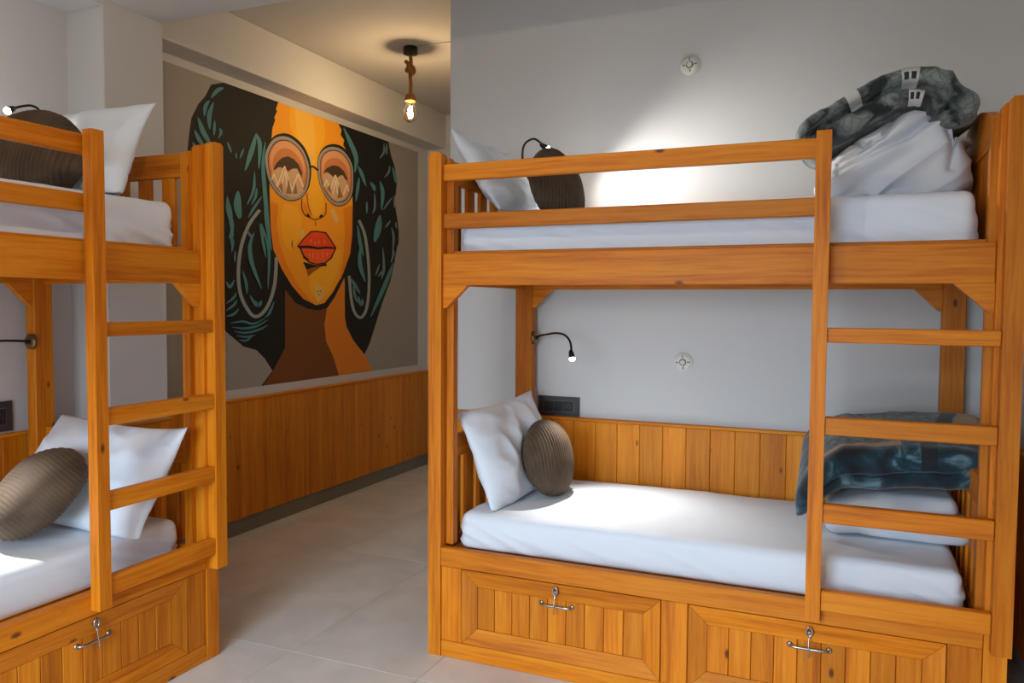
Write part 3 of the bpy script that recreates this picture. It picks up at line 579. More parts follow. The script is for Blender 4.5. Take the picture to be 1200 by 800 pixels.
('hair_strands','teal',[3981,2102,3967,2090,3953,2078,3940,2066,3927,2054,3915,2042,3904,2029,3894,2017,3884,2004,3876,1992,3868,1980,3861,1967,3854,1954,3858,1953,3870,1964,3882,1975,3893,1987,3904,1999,3914,2010,3924,2022,3935,2035,3946,2047,3956,2060,3966,2073,3976,2087,3985,2100]),
('hair_strands','teal',[3763,2105,3753,2090,3746,2076,3740,2061,3735,2046,3733,2032,3732,2017,3734,2002,3738,1988,3744,1975,3751,1962,3761,1950,3772,1938,3784,1940,3791,1956,3795,1971,3797,1986,3798,2000,3798,2013,3798,2026,3797,2039,3795,2053,3793,2066,3789,2080,3784,2093,3776,2107]),
('hair_strands','teal',[3676,2062,3673,2049,3670,2037,3668,2024,3667,2011,3666,1998,3668,1983,3672,1967,3678,1949,3686,1932,3693,1916,3698,1900,3701,1886,3702,1874,3700,1861,3697,1849,3693,1836,3689,1823,3687,1810,3693,1809,3702,1821,3710,1833,3719,1846,3726,1859,3732,1874,3734,1890,3732,1908,3727,1926,3720,1943,3712,1960,3705,1976,3700,1990,3696,2003,3694,2016,3691,2027,3689,2039,3687,2051,3683,2063]),
('hair_strands','teal',[3967,1924,3961,1907,3960,1891,3961,1875,3966,1860,3974,1846,3986,1832,3994,1833,4000,1850,4002,1867,4000,1883,3995,1898,3987,1912,3975,1926]),
('hair_strands','teal',[3844,1873,3847,1862,3852,1853,3859,1845,3868,1837,3878,1830,3890,1824,3894,1826,3891,1836,3886,1846,3879,1855,3870,1862,3860,1869,3848,1875]),
('hair_strands','teal',[3385,2072,3383,2056,3381,2040,3381,2024,3380,2008,3380,1992,3380,1976,3381,1960,3383,1944,3384,1929,3387,1913,3389,1897,3393,1882,3396,1882,3398,1899,3399,1915,3400,1931,3400,1947,3400,1963,3399,1979,3398,1995,3397,2010,3396,2026,3394,2042,3392,2057,3389,2073]),
('hair_strands','teal',[3933,2148,3928,2138,3925,2129,3922,2120,3920,2111,3917,2103,3914,2094,3909,2086,3904,2076,3899,2067,3893,2057,3888,2047,3884,2036,3888,2035,3897,2044,3906,2053,3915,2063,3923,2072,3930,2082,3936,2093,3939,2103,3941,2112,3941,2122,3940,2131,3939,2139,3937,2148]),
('hair_strands','teal',[3676,2061,3677,2042,3680,2023,3683,2004,3687,1986,3690,1970,3692,1955,3693,1943,3694,1932,3693,1922,3693,1912,3693,1902,3695,1892,3701,1892,3707,1902,3712,1912,3716,1922,3720,1933,3721,1946,3721,1960,3718,1976,3713,1993,3706,2011,3698,2028,3690,2046,3681,2063]),
('hair_strands','teal',[3682,1965,3684,1946,3687,1928,3691,1909,3696,1891,3699,1874,3702,1859,3702,1844,3702,1831,3701,1818,3700,1805,3700,1792,3701,1778,3707,1778,3713,1791,3719,1804,3724,1818,3728,1832,3730,1847,3730,1863,3727,1880,3721,1897,3714,1915,3705,1933,3696,1950,3687,1967]),
('hair_strands','teal',[3765,2073,3760,2061,3757,2050,3755,2038,3753,2027,3753,2016,3755,2004,3757,1993,3761,1983,3766,1972,3771,1963,3778,1953,3787,1943,3795,1945,3798,1957,3800,1969,3801,1981,3800,1992,3800,2003,3798,2013,3796,2024,3793,2034,3790,2044,3786,2055,3781,2065,3774,2074]),
('hair_strands','teal',[3725,1813,3718,1799,3712,1785,3708,1771,3707,1758,3707,1744,3709,1730,3713,1730,3721,1743,3726,1757,3730,1771,3732,1785,3732,1799,3729,1813]),
('hair_strands','teal',[3740,1743,3734,1730,3731,1718,3729,1707,3729,1695,3731,1683,3734,1671,3738,1671,3743,1683,3746,1695,3748,1707,3748,1719,3747,1731,3743,1743]),
('hair_strands','teal',[3901,1866,3891,1852,3880,1837,3870,1822,3862,1807,3855,1790,3850,1773,3849,1755,3850,1736,3853,1718,3858,1699,3865,1679,3874,1658,3885,1636,3899,1612,3915,1588,3932,1564,3950,1540,3968,1516,3975,1518,3964,1544,3952,1570,3939,1596,3927,1621,3916,1644,3907,1666,3901,1687,3895,1706,3891,1724,3888,1741,3886,1758,3885,1774,3886,1789,3890,1804,3894,1819,3900,1834,3905,1850,3908,1865]),
('hair_strands','teal',[3957,1927,3959,1905,3962,1884,3965,1862,3969,1841,3973,1821,3978,1802,3983,1785,3988,1770,3993,1755,3999,1741,4005,1728,4013,1714,4018,1715,4018,1730,4017,1745,4015,1760,4013,1775,4009,1790,4005,1807,4000,1826,3994,1846,3987,1867,3980,1887,3971,1908,3962,1928]),
('hair_strands','teal',[3974,1928,3982,1901,3992,1874,4003,1848,4013,1821,4022,1792,4028,1760,4031,1725,4031,1686,4030,1644,4028,1602,4027,1559,4028,1518,4033,1518,4040,1559,4047,1602,4053,1645,4057,1687,4059,1727,4056,1764,4049,1797,4038,1827,4025,1854,4010,1879,3994,1904,3979,1930]),
('hair_strands','teal',[4017,2105,4011,2083,4006,2061,4002,2039,3999,2017,3999,1992,4001,1965,4007,1934,4015,1902,4026,1867,4038,1832,4051,1797,4064,1763,4071,1764,4067,1800,4061,1837,4055,1873,4048,1908,4042,1941,4037,1971,4034,1997,4032,2020,4031,2042,4030,2063,4028,2084,4024,2106]),
('hair_strands','teal',[3800,1624,3802,1610,3805,1596,3809,1583,3813,1570,3816,1557,3820,1545,3822,1534,3825,1523,3827,1513,3830,1502,3833,1491,3837,1480,3842,1481,3845,1492,3847,1503,3848,1514,3849,1525,3848,1537,3846,1550,3841,1562,3836,1575,3829,1588,3821,1601,3813,1613,3804,1625]),
('hair_strands','teal',[3862,1474,3865,1462,3870,1451,3877,1440,3886,1430,3897,1421,3910,1412,3914,1414,3910,1426,3905,1437,3898,1448,3889,1458,3878,1467,3866,1476]),
('hair_strands','teal',[3900,1440,3896,1431,3896,1423,3898,1416,3904,1410,3912,1405,3925,1401,3931,1403,3936,1412,3936,1420,3934,1427,3928,1433,3920,1438,3907,1443]),
('hair_strands','teal',[3967,1443,3956,1438,3948,1432,3943,1426,3940,1419,3939,1411,3942,1403,3947,1401,3958,1406,3966,1411,3972,1418,3975,1425,3975,1432,3973,1441]),
('hair_strands','teal',[3661,1553,3663,1546,3665,1538,3668,1530,3673,1522,3680,1515,3695,1513,3707,1519,3714,1527,3720,1536,3725,1546,3730,1556,3733,1566,3729,1567,3720,1560,3711,1551,3703,1543,3695,1535,3690,1531,3690,1531,3694,1530,3692,1532,3686,1537,3680,1543,3673,1550,3665,1555]),
('hair_strands','teal',[3662,1422,3674,1426,3687,1430,3699,1435,3710,1440,3721,1446,3730,1452,3737,1458,3742,1465,3744,1471,3746,1477,3747,1483,3748,1489,3744,1491,3737,1486,3733,1481,3728,1476,3724,1471,3720,1467,3714,1462,3707,1457,3699,1451,3689,1445,3679,1439,3669,1432,3660,1425]),
('hair_strands','teal',[3662,1379,3674,1383,3686,1387,3698,1391,3709,1396,3719,1402,3729,1407,3737,1413,3743,1420,3748,1426,3751,1432,3755,1439,3758,1445,3754,1447,3746,1442,3739,1438,3733,1433,3727,1428,3721,1423,3714,1418,3706,1413,3697,1408,3688,1402,3678,1395,3668,1388,3659,1381]),
('hair_strands','teal',[3661,1344,3671,1344,3682,1344,3693,1344,3704,1345,3715,1348,3726,1351,3736,1356,3744,1362,3751,1369,3758,1376,3764,1383,3769,1390,3766,1392,3756,1387,3747,1382,3738,1377,3730,1372,3723,1368,3715,1365,3707,1362,3699,1359,3689,1356,3679,1354,3669,1351,3660,1347]),
('hair_strands','teal',[3690,1302,3708,1303,3727,1304,3745,1305,3763,1306,3781,1307,3797,1306,3812,1304,3827,1301,3843,1297,3859,1293,3876,1291,3895,1291,3914,1294,3932,1299,3950,1306,3968,1314,3986,1321,4003,1329,4002,1331,3982,1326,3963,1320,3944,1314,3926,1309,3909,1305,3893,1304,3878,1304,3864,1306,3849,1310,3833,1314,3816,1317,3798,1319,3780,1318,3761,1316,3743,1314,3725,1311,3707,1308,3689,1305]),
('hair_strands','teal',[3704,1278,3722,1275,3739,1272,3757,1269,3775,1266,3794,1264,3813,1263,3832,1264,3852,1264,3872,1266,3891,1268,3911,1271,3930,1276,3948,1281,3965,1288,3981,1295,3997,1303,4013,1311,4029,1319,4027,1321,4009,1316,3991,1309,3974,1303,3957,1297,3940,1292,3923,1288,3905,1284,3887,1282,3868,1280,3850,1278,3831,1277,3813,1276,3795,1276,3777,1276,3759,1278,3741,1279,3723,1280,3705,1280]),
('hair_strands','teal',[3719,1252,3737,1249,3754,1245,3772,1242,3791,1239,3810,1237,3829,1236,3849,1237,3869,1238,3889,1241,3909,1244,3928,1248,3946,1252,3962,1257,3977,1261,3990,1267,4003,1272,4016,1278,4029,1284,4027,1286,4012,1283,3998,1279,3984,1275,3970,1271,3955,1268,3940,1264,3922,1261,3904,1258,3885,1255,3865,1252,3846,1250,3828,1249,3810,1248,3792,1249,3774,1251,3756,1252,3738,1254,3719,1255]),
('hair_strands','teal',[3742,1226,3755,1222,3770,1219,3784,1216,3798,1213,3813,1211,3828,1210,3843,1210,3857,1212,3870,1214,3884,1217,3897,1220,3910,1224,3909,1226,3895,1226,3881,1226,3867,1225,3854,1224,3841,1223,3828,1223,3815,1223,3801,1224,3786,1226,3772,1227,3757,1228,3742,1228]),
('hair_strands','teal',[3765,1199,3775,1196,3785,1193,3795,1190,3807,1188,3818,1187,3830,1188,3842,1191,3852,1195,3861,1201,3870,1207,3878,1213,3886,1219,3883,1221,3872,1218,3862,1214,3852,1209,3842,1205,3834,1202,3825,1200,3817,1199,3808,1199,3798,1200,3787,1201,3776,1201,3765,1201]),
('hair_strands','teal',[4088,1437,4077,1426,4068,1414,4059,1402,4050,1390,4042,1380,4035,1371,4029,1363,4023,1357,4017,1352,4011,1346,4006,1340,4001,1333,4004,1331,4014,1335,4023,1338,4031,1342,4040,1348,4048,1354,4056,1362,4064,1373,4071,1384,4077,1397,4083,1410,4088,1423,4092,1436]),
('hair_strands','teal',[4859,2707,4868,2689,4878,2672,4890,2654,4901,2637,4913,2620,4924,2604,4936,2587,4950,2572,4963,2556,4975,2542,4984,2527,4992,2513,4996,2498,4997,2481,4997,2464,4996,2445,4995,2427,4997,2409,5009,2410,5019,2429,5028,2448,5037,2467,5044,2487,5048,2507,5047,2527,5041,2546,5032,2564,5019,2580,5005,2596,4990,2611,4975,2626,4959,2641,4943,2656,4925,2671,4907,2685,4889,2699,4869,2712]),
('hair_strands','teal',[5044,2459,5046,2449,5049,2439,5053,2431,5058,2422,5065,2413,5072,2402,5081,2391,5092,2378,5103,2365,5116,2352,5131,2339,5146,2327,5155,2329,5151,2346,5145,2362,5139,2377,5131,2392,5123,2406,5115,2418,5106,2429,5096,2437,5087,2445,5076,2451,5065,2457,5052,2463]),
('hair_strands','teal',[5055,2379,5047,2366,5040,2353,5034,2340,5029,2327,5025,2314,5021,2299,5017,2283,5014,2266,5011,2248,5010,2230,5009,2212,5009,2194,5017,2194,5027,2212,5036,2231,5044,2249,5050,2267,5056,2285,5061,2301,5064,2316,5066,2330,5067,2342,5067,2355,5065,2367,5063,2380]),
('hair_strands','teal',[5206,2367,5209,2359,5213,2351,5219,2344,5225,2338,5231,2332,5235,2327,5239,2323,5244,2320,5248,2316,5254,2312,5260,2308,5269,2304,5278,2307,5282,2313,5285,2320,5286,2326,5286,2332,5284,2339,5279,2345,5271,2351,5262,2356,5251,2361,5239,2365,5227,2368,5213,2371]),
('hair_strands','grey_teal',[5266,2291,5263,2272,5261,2253,5260,2234,5260,2216,5259,2199,5258,2185,5255,2173,5252,2164,5249,2156,5246,2148,5243,2139,5241,2130,5247,2129,5256,2138,5265,2145,5273,2153,5280,2163,5285,2174,5289,2187,5290,2202,5289,2219,5286,2238,5282,2256,5277,2275,5272,2292]),
('hair_strands','teal',[5342,2394,5342,2378,5345,2363,5349,2348,5353,2334,5356,2319,5359,2303,5359,2284,5359,2263,5358,2240,5357,2216,5357,2192,5361,2169,5372,2170,5383,2194,5394,2218,5403,2243,5410,2267,5414,2290,5415,2311,5411,2330,5403,2347,5392,2361,5380,2373,5367,2385,5352,2397]),
('hair_strands','grey_teal',[5402,2700,5398,2688,5397,2676,5396,2664,5395,2653,5393,2642,5389,2633,5384,2623,5376,2613,5367,2603,5357,2592,5348,2581,5340,2569,5345,2568,5360,2578,5374,2588,5388,2598,5401,2609,5412,2621,5421,2634,5424,2646,5424,2658,5422,2669,5418,2680,5413,2691,5408,2701]),
('hair_strands','grey_teal',[5445,2708,5437,2691,5432,2674,5430,2658,5430,2642,5433,2627,5440,2612,5445,2613,5453,2630,5458,2647,5460,2663,5460,2679,5457,2694,5451,2709]),
('hair_strands','grey_teal',[5490,2540,5483,2530,5477,2519,5472,2509,5468,2500,5463,2491,5458,2483,5451,2476,5444,2468,5435,2460,5426,2451,5417,2442,5409,2433,5414,2431,5428,2438,5442,2446,5455,2453,5467,2462,5479,2471,5488,2481,5494,2491,5498,2501,5499,2512,5499,2521,5498,2531,5497,2540]),
('hair_strands','grey_teal',[5159,2212,5152,2196,5149,2180,5147,2165,5149,2150,5152,2135,5159,2120,5164,2121,5171,2137,5174,2153,5176,2168,5174,2183,5171,2198,5164,2213]),
('hair_strands','grey_teal',[5393,2172,5422,2190,5449,2209,5473,2228,5496,2248,5516,2269,5534,2291,5529,2292,5500,2274,5473,2255,5448,2235,5426,2215,5406,2194,5389,2173]),
('hair_strands','teal',[5337,2127,5319,2108,5305,2089,5293,2071,5284,2053,5276,2035,5269,2018,5263,2001,5258,1983,5255,1965,5254,1947,5254,1928,5259,1909,5276,1908,5298,1925,5316,1942,5331,1960,5345,1978,5356,1997,5365,2016,5370,2035,5373,2054,5372,2073,5369,2091,5364,2109,5356,2127]),
('hair_strands','grey_teal',[5423,2032,5443,2042,5460,2053,5475,2064,5489,2076,5500,2089,5508,2102,5503,2104,5483,2093,5466,2083,5451,2071,5438,2060,5427,2047,5419,2034]),
('hair_strands','teal',[5030,2016,5030,1994,5031,1972,5033,1950,5036,1928,5040,1907,5046,1887,5053,1869,5062,1851,5072,1835,5083,1820,5095,1805,5109,1789,5118,1791,5116,1809,5112,1826,5108,1843,5103,1860,5097,1877,5090,1895,5084,1915,5077,1935,5069,1956,5060,1977,5050,1998,5039,2018]),
('hair_strands','grey_teal',[5515,2048,5515,2034,5518,2021,5522,2008,5525,1996,5528,1982,5530,1967,5530,1949,5529,1929,5528,1908,5526,1886,5526,1864,5527,1842,5535,1842,5544,1864,5552,1886,5559,1909,5565,1930,5569,1951,5569,1970,5566,1987,5561,2002,5553,2015,5543,2027,5533,2038,5522,2050]),
('hair_strands','grey_teal',[5574,2095,5571,2085,5571,2076,5574,2067,5578,2058,5585,2050,5595,2042,5600,2043,5602,2053,5602,2063,5600,2072,5595,2080,5588,2089,5579,2096]),
('hair_strands','grey_teal',[5555,2315,5549,2296,5546,2277,5545,2259,5546,2241,5549,2223,5555,2205,5560,2205,5567,2225,5570,2243,5571,2262,5570,2280,5567,2298,5560,2316]),
('hair_strands','teal',[5527,2531,5528,2516,5532,2501,5536,2486,5542,2472,5546,2460,5551,2450,5554,2442,5557,2436,5560,2431,5564,2426,5569,2420,5577,2415,5587,2417,5594,2424,5599,2431,5603,2437,5605,2445,5605,2454,5602,2463,5596,2474,5588,2486,5577,2499,5565,2511,5552,2523,5537,2534]),
('hair_strands','teal',[5062,1852,5054,1830,5046,1808,5040,1786,5036,1764,5036,1742,5039,1719,5047,1697,5060,1675,5075,1654,5092,1634,5111,1614,5130,1594,5141,1596,5136,1619,5128,1642,5119,1664,5110,1685,5102,1706,5096,1726,5091,1747,5088,1767,5086,1788,5084,1810,5080,1831,5073,1853]),
('hair_strands','grey_teal',[5382,1874,5380,1845,5381,1816,5382,1787,5384,1759,5384,1734,5384,1711,5381,1693,5377,1678,5372,1664,5368,1651,5363,1637,5361,1622,5368,1621,5380,1635,5391,1647,5402,1660,5411,1675,5418,1692,5422,1712,5421,1736,5418,1762,5413,1790,5406,1819,5398,1847,5389,1874]),
('hair_strands','grey_teal',[5338,1743,5321,1728,5307,1712,5296,1696,5286,1680,5280,1663,5276,1646,5281,1645,5298,1660,5312,1676,5323,1692,5332,1708,5339,1725,5343,1742]),
('hair_strands','grey_teal',[5400,1699,5380,1692,5363,1683,5347,1674,5334,1664,5322,1653,5313,1641,5317,1640,5337,1647,5354,1655,5370,1664,5384,1674,5395,1685,5405,1697]),
('hair_strands','teal',[5538,1761,5509,1732,5484,1704,5460,1676,5436,1647,5412,1616,5386,1581,5357,1543,5326,1502,5295,1458,5263,1414,5234,1369,5207,1326,5218,1323,5259,1363,5300,1405,5340,1447,5378,1490,5413,1531,5444,1570,5470,1605,5491,1637,5509,1668,5524,1697,5537,1727,5550,1759]),
('hair_strands','teal',[4940,1613,4944,1603,4949,1594,4955,1585,4962,1576,4970,1567,4980,1558,4990,1549,5003,1539,5016,1529,5030,1519,5046,1509,5062,1501,5070,1503,5064,1516,5056,1528,5047,1540,5038,1552,5028,1562,5018,1572,5007,1581,4997,1589,4986,1597,4974,1604,4961,1610,4947,1616]),
('hair_strands','grey_teal',[4973,1558,4972,1546,4972,1533,4973,1521,4975,1509,4978,1497,4982,1485,4987,1475,4994,1465,5001,1456,5010,1447,5019,1438,5029,1429,5035,1431,5033,1441,5031,1451,5027,1461,5023,1471,5019,1480,5015,1491,5010,1501,5005,1512,5000,1524,4994,1536,4988,1547,4980,1559]),
('hair_strands','teal',[5040,1482,5036,1475,5034,1468,5032,1461,5032,1454,5033,1447,5036,1440,5040,1433,5046,1426,5053,1420,5060,1414,5069,1409,5078,1403,5085,1405,5085,1413,5084,1420,5082,1427,5079,1434,5076,1440,5073,1446,5070,1452,5067,1458,5063,1464,5059,1470,5054,1476,5047,1482]),
('hair_strands','grey_teal',[5092,1463,5085,1454,5081,1445,5081,1436,5083,1428,5088,1419,5097,1411,5103,1411,5111,1420,5115,1429,5115,1437,5113,1446,5108,1455,5099,1463]),
('hair_strands','grey_teal',[5527,1883,5525,1874,5525,1864,5525,1855,5526,1847,5526,1838,5525,1829,5522,1819,5518,1808,5513,1796,5508,1784,5503,1771,5501,1758,5508,1757,5521,1769,5532,1781,5543,1793,5552,1805,5559,1817,5564,1829,5564,1841,5562,1851,5557,1860,5550,1869,5543,1877,5535,1885]),
]
# ------------------------------------------------------------------ the room
def struct(o):
    o['kind'] = 'structure'
    return o
ZC = 3.066          # ceiling height
floor = struct(box('floor', -3.60, 1.70, -1.80, 6.25, -0.06, -0.006, GROUT, bevel=0))
TX, TY = 0.6, 1.2
tx0 = -2.07 - 3 * TX; ty0 = 2.555 - 4 * TY
i = 0
while tx0 + i * TX < 1.70:
    j = 0
    while ty0 + j * TY < 6.25:
        x0 = max(tx0 + i * TX, -3.60); x1 = min(tx0 + (i + 1) * TX, 1.70)
        y0 = max(ty0 + j * TY, -1.80); y1 = min(ty0 + (j + 1) * TY, 6.25)
        if x1 - x0 > 0.02 and y1 - y0 > 0.02:
            t = box('floor_tile', x0 + 0.001, x1 - 0.001, y0 + 0.001, y1 - 0.001, -0.006, 0.0, TILE, None, bevel=0.0008)
            t.parent = floor; t.location = t.location - floor.location
        j += 1
    i += 1

struct(box('ceiling', -3.60, 1.70, -1.80, 6.25, ZC, ZC + 0.1, CEILP, bevel=0))
wall_back = struct(box('wall_back', -1.975, 0.66, 3.77, 3.92, 0, ZC, PAINT, bevel=0.004))
wall_left = struct(box('wall_left', -3.60, -3.32, -1.70, 2.56, 0, ZC, PAINT, bevel=0))
wall_column = struct(box('wall_column', -3.60, -3.085, 2.56, 2.895, 0, ZC, PAINT, bevel=0.004))
wall_mural = struct(box('wall_passage', -3.60, -3.43, 2.895, 6.12, 0, ZC, PAINT, bevel=0))
struct(box('wall_far', -3.60, -1.85, 6.12, 6.25, 0, ZC, PAINT, bevel=0))
struct(box('wall_inner', -1.975, -1.85, 3.92, 6.12, 0, ZC, PAINT, bevel=0))
wall_right = struct(box('wall_right', 0.66, 0.80, -1.70, 3.92, 0, ZC, PAINT, bevel=0))
# wall behind the viewer with an opening for the added window
WX0, WX1, WZ0, WZ1 = -2.00, -0.30, 0.45, 2.25
bm = bmesh.new()
for a in ((-3.60, WX0, 0, ZC), (WX1, 1.70, 0, ZC), (WX0, WX1, 0, WZ0), (WX0, WX1, WZ1, ZC)):
    g = bmesh.ops.create_cube(bm, size=1.0)['verts']
    bmesh.ops.scale(bm, vec=(a[1] - a[0], 0.15, a[3] - a[2]), verts=g)
    bmesh.ops.translate(bm, vec=((a[0] + a[1]) / 2, -1.775, (a[2] + a[3]) / 2), verts=g)
me = bpy.data.meshes.new('wall_front'); bm.to_mesh(me); bm.free(); me.materials.append(PAINT)
wf = link(bpy.data.objects.new('wall_front', me)); struct(wf)
win = struct(empty('added_window_1', ((WX0 + WX1) / 2, -1.775, WZ0)))  # unseen window, added only to give the daylight source a place
hw = (WX1 - WX0) / 2; hh = WZ1 - WZ0
for nm, b in (('added_window_frame', (-hw, -hw + 0.05, 0, hh)), ('added_window_frame', (hw - 0.05, hw, 0, hh)), ('added_window_frame', (-hw + 0.05, hw - 0.05, 0, 0.05)), ('added_window_frame', (-hw + 0.05, hw - 0.05, hh - 0.05, hh)), ('added_window_mullion', (-0.025, 0.025, 0.05, hh - 0.05))):
    box(nm, b[0], b[1], -0.03, 0.03, b[2], b[3], WOOD[2], win)

# beams under the ceiling
struct(box('trim_1', -3.43, -3.25, 2.895, 6.12, 2.775, ZC, PAINT, bevel=0.004))      # over the painting
struct(box('trim_2', -3.085, 0.66, 2.52, 2.895, 2.775, ZC, PAINT, bevel=0.004))      # across the room
struct(box('trim_3', -3.32, -3.085, -1.70, 2.56, 2.745, ZC, PAINT, bevel=0.004))     # over the left wall

# skirting
struct(box('baseboard_left', -3.43, -3.412, 2.895, 6.12, 0.0, 0.1, SKIRT))
struct(box('baseboard_far', -3.41, -1.98, 6.10, 6.12, 0.0, 0.1, SKIRT))
struct(box('baseboard_back', -1.975, 0.66, 3.755, 3.77, 0.0, 0.1, SKIRT))

def wainscot(wall, axis, pos0, pos1, a0, a1, z0, z1, pitch=0.1128, first=None, cap=0.016):
    """planks on a wall; axis = direction the row runs in, pos0..pos1 the board thickness"""
    L0 = wall.location
    def bx(nm, p0, p1, b0, b1, c0, c1, mat, bev):
        o = box(nm, p0, p1, b0, b1, c0, c1, mat, None, bev) if axis == 1 else box(nm, b0, b1, p0, p1, c0, c1, mat, None, bev)
        o.parent = wall; o.location = o.location - L0
        return o
    lo, hi = min(pos0, pos1), max(pos0, pos1)
    # dark backing seen in the joints
    th = hi - lo
    if pos0 < pos1: bk = (lo, lo + th * 0.35)
    else: bk = (hi - th * 0.35, hi)
    bx('backing_board', bk[0], bk[1], a0, a1, z0, z1 - cap, GAPM, 0)
    fr = (bk[1], hi) if pos0 < pos1 else (lo, bk[0])
    p = (first if first is not None else a0)
    edges = [a0]
    while p < a1 - 0.02:
        if p > a0 + 0.02: edges.append(p)
        p += pitch
    edges.append(a1)
    for e0, e1 in zip(edges[:-1], edges[1:]):
        bx('plank', fr[0], fr[1], e0 + 0.0006, e1 - 0.0006, z0, z1 - cap, WAIN, 0.0025)
    if pos0 < pos1: cp = (lo, hi + 0.006)
    else: cp = (lo - 0.006, hi)
    bx('cap_strip', cp[0], cp[1], a0, a1, z1 - cap, z1, WAINH[axis], 0.003)

wainscot(wall_mural, 1, -3.43, -3.40, 2.896, 6.098, 0.1, 0.842, pitch=0.122, first=3.012)
wainscot(wall_back, 0, 3.77, 3.742, -1.974, 0.635, 0.1, 0.862, first=-1.931)
wainscot(wall_right, 1, 0.66, 0.64, -1.69, 3.735, 0.1, 0.862)
wainscot(wall_left, 1, -3.32, -3.30, -1.69, 2.536, 0.1, 0.862, first=-1.63)
wainscot(wall_column, 1, -3.085, -3.065, 2.562, 2.90, 0.1, 0.862, first=2.60)
wainscot(wall_column, 0, 2.56, 2.54, -3.298, -3.065, 0.1, 0.862, first=-3.25)

# ------------------------------------------------------------------ the painted portrait on the passage wall
MC = {'black': srgb(13, 13, 12), 'brown': srgb(118, 68, 20), 'orange': srgb(246, 164, 24), 'orange_deep': srgb(234, 138, 10),
      'orange_dark': srgb(222, 130, 20), 'orange_shadow': srgb(170, 90, 14), 'yellow': srgb(248, 180, 34), 'yellow_light': srgb(246, 192, 72), 'highlight': srgb(232, 190, 110),
      'rim': srgb(160, 158, 156), 'lens': srgb(204, 128, 76), 'lens_light': srgb(222, 164, 116), 'eye': srgb(70, 54, 36), 'peak': srgb(206, 172, 138),
      'peak_light': srgb(234, 214, 188), 'peak_dark': srgb(146, 112, 82), 'red': srgb(232, 72, 20), 'red_light': srgb(242, 88, 26), 'lip_shine': srgb(244, 146, 96),
      'silver': srgb(150, 162, 164), 'teal': srgb(76, 136, 146), 'grey_teal': srgb(104, 132, 136)}
PM = {k: plain('mural_' + k, v, 0.75, bump=0.1, bscale=90) for k, v in MC.items()}
MURALBG = plain('mural_grey', srgb(158, 153, 146), 0.8, bump=0.1, bscale=90, var=0.03)
mural = box('wall_mural', -3.43, -3.4285, 2.93, 5.955, 0.897, 2.73, MURALBG, bevel=0)
tag(mural, 'large painted portrait of a woman in round glasses on the passage wall', 'mural')
_parts = {}
for li, (part, col, flat) in enumerate(MURAL):
    single = {'hair_strands': 'hair_strand', 'earring': 'earring'}.get(part)      # painted pieces that stand apart
    key = (single, li) if single else (part, 0)
    d = _parts.setdefault(key, {'v': [], 'f': [], 'm': [], 'mats': []})
    if col not in d['mats']: d['mats'].append(col)
    b = len(d['v']); n = len(flat) // 2
    x = -3.4285 + 0.0002 + li * 0.00004
    # keep the paint inside the grey field
    for k in range(n):
        d['v'].append((x, min(max(flat[2 * k] / 1000, 2.931), 5.954), min(max(flat[2 * k + 1] / 1000, 0.898), 2.729)))
    d['f'].append(tuple(range(b, b + n))); d['m'].append(d['mats'].index(col))
for (part, _k), d in _parts.items():
    o = mesh_obj(part, d['v'], d['f'], None, None, mats=[PM[c] for c in d['mats']], fmat=d['m'])
    bm = bmesh.new(); bm.from_mesh(o.data)
    for f in bm.faces:
        if f.normal.x < 0: f.normal_flip()
    bmesh.ops.triangulate(bm, faces=bm.faces)
    bm.to_mesh(o.data); bm.free()
    o.parent = mural; o.location = o.location - mural.location

# ------------------------------------------------------------------ bunk beds
BL, BD, BH = 2.03, 0.955, 2.03       # length, depth, height

def gusset(parent, s_in, s_out, d0, d1):
    prism('corner_bracket', [(s_in, 1.503), (s_out, 1.503), (s_in + (0.012 if s_out > s_in else -0.012), 1.412), (s_in, 1.412)], 1, d0, d1, WOOD[0], parent)

def pull(parent, s, z):
    """drawer pull with a hanging hook-and-eye above it"""
    y = 0.008
    h = tube('pull_handle', [(s - 0.062, y - 0.004, z + 0.006), (s - 0.050, y - 0.018, z + 0.006), (s, y - 0.019, z + 0.006), (s + 0.050, y - 0.018, z + 0.006), (s + 0.062, y - 0.004, z + 0.006)], 0.0048, STEEL, parent)
    for k in (-1, 1):
        lathe('rosette', [(0.010, 0), (0.010, 0.003), (0.006, 0.006)], STEEL, parent, (s + k * 0.062, y, z + 0.006), (0, -1, 0), 12)
    # eye plate and hook
    ring = []
    tube('latch_eye', [(s + 0.0095 * math.sin(a), -0.012, z + 0.066 + 0.015 * math.cos(a)) for a in [2 * math.pi * k / 12 for k in range(13)]], 0.0035, STEEL, parent, 8, 2)
    lathe('latch_screw', [(0.007, 0), (0.007, 0.004), (0.004, 0.012)], STEEL, parent, (s, 0.0, z + 0.062), (0, -1, 0), 10)
    tube('latch_hook', [(s, -0.012, z + 0.050), (s - 0.001, -0.018, z + 0.030), (s - 0.001, -0.024, z + 0.004), (s - 0.001, -0.024, z - 0.018)], 0.0024, STEEL, parent, 8)

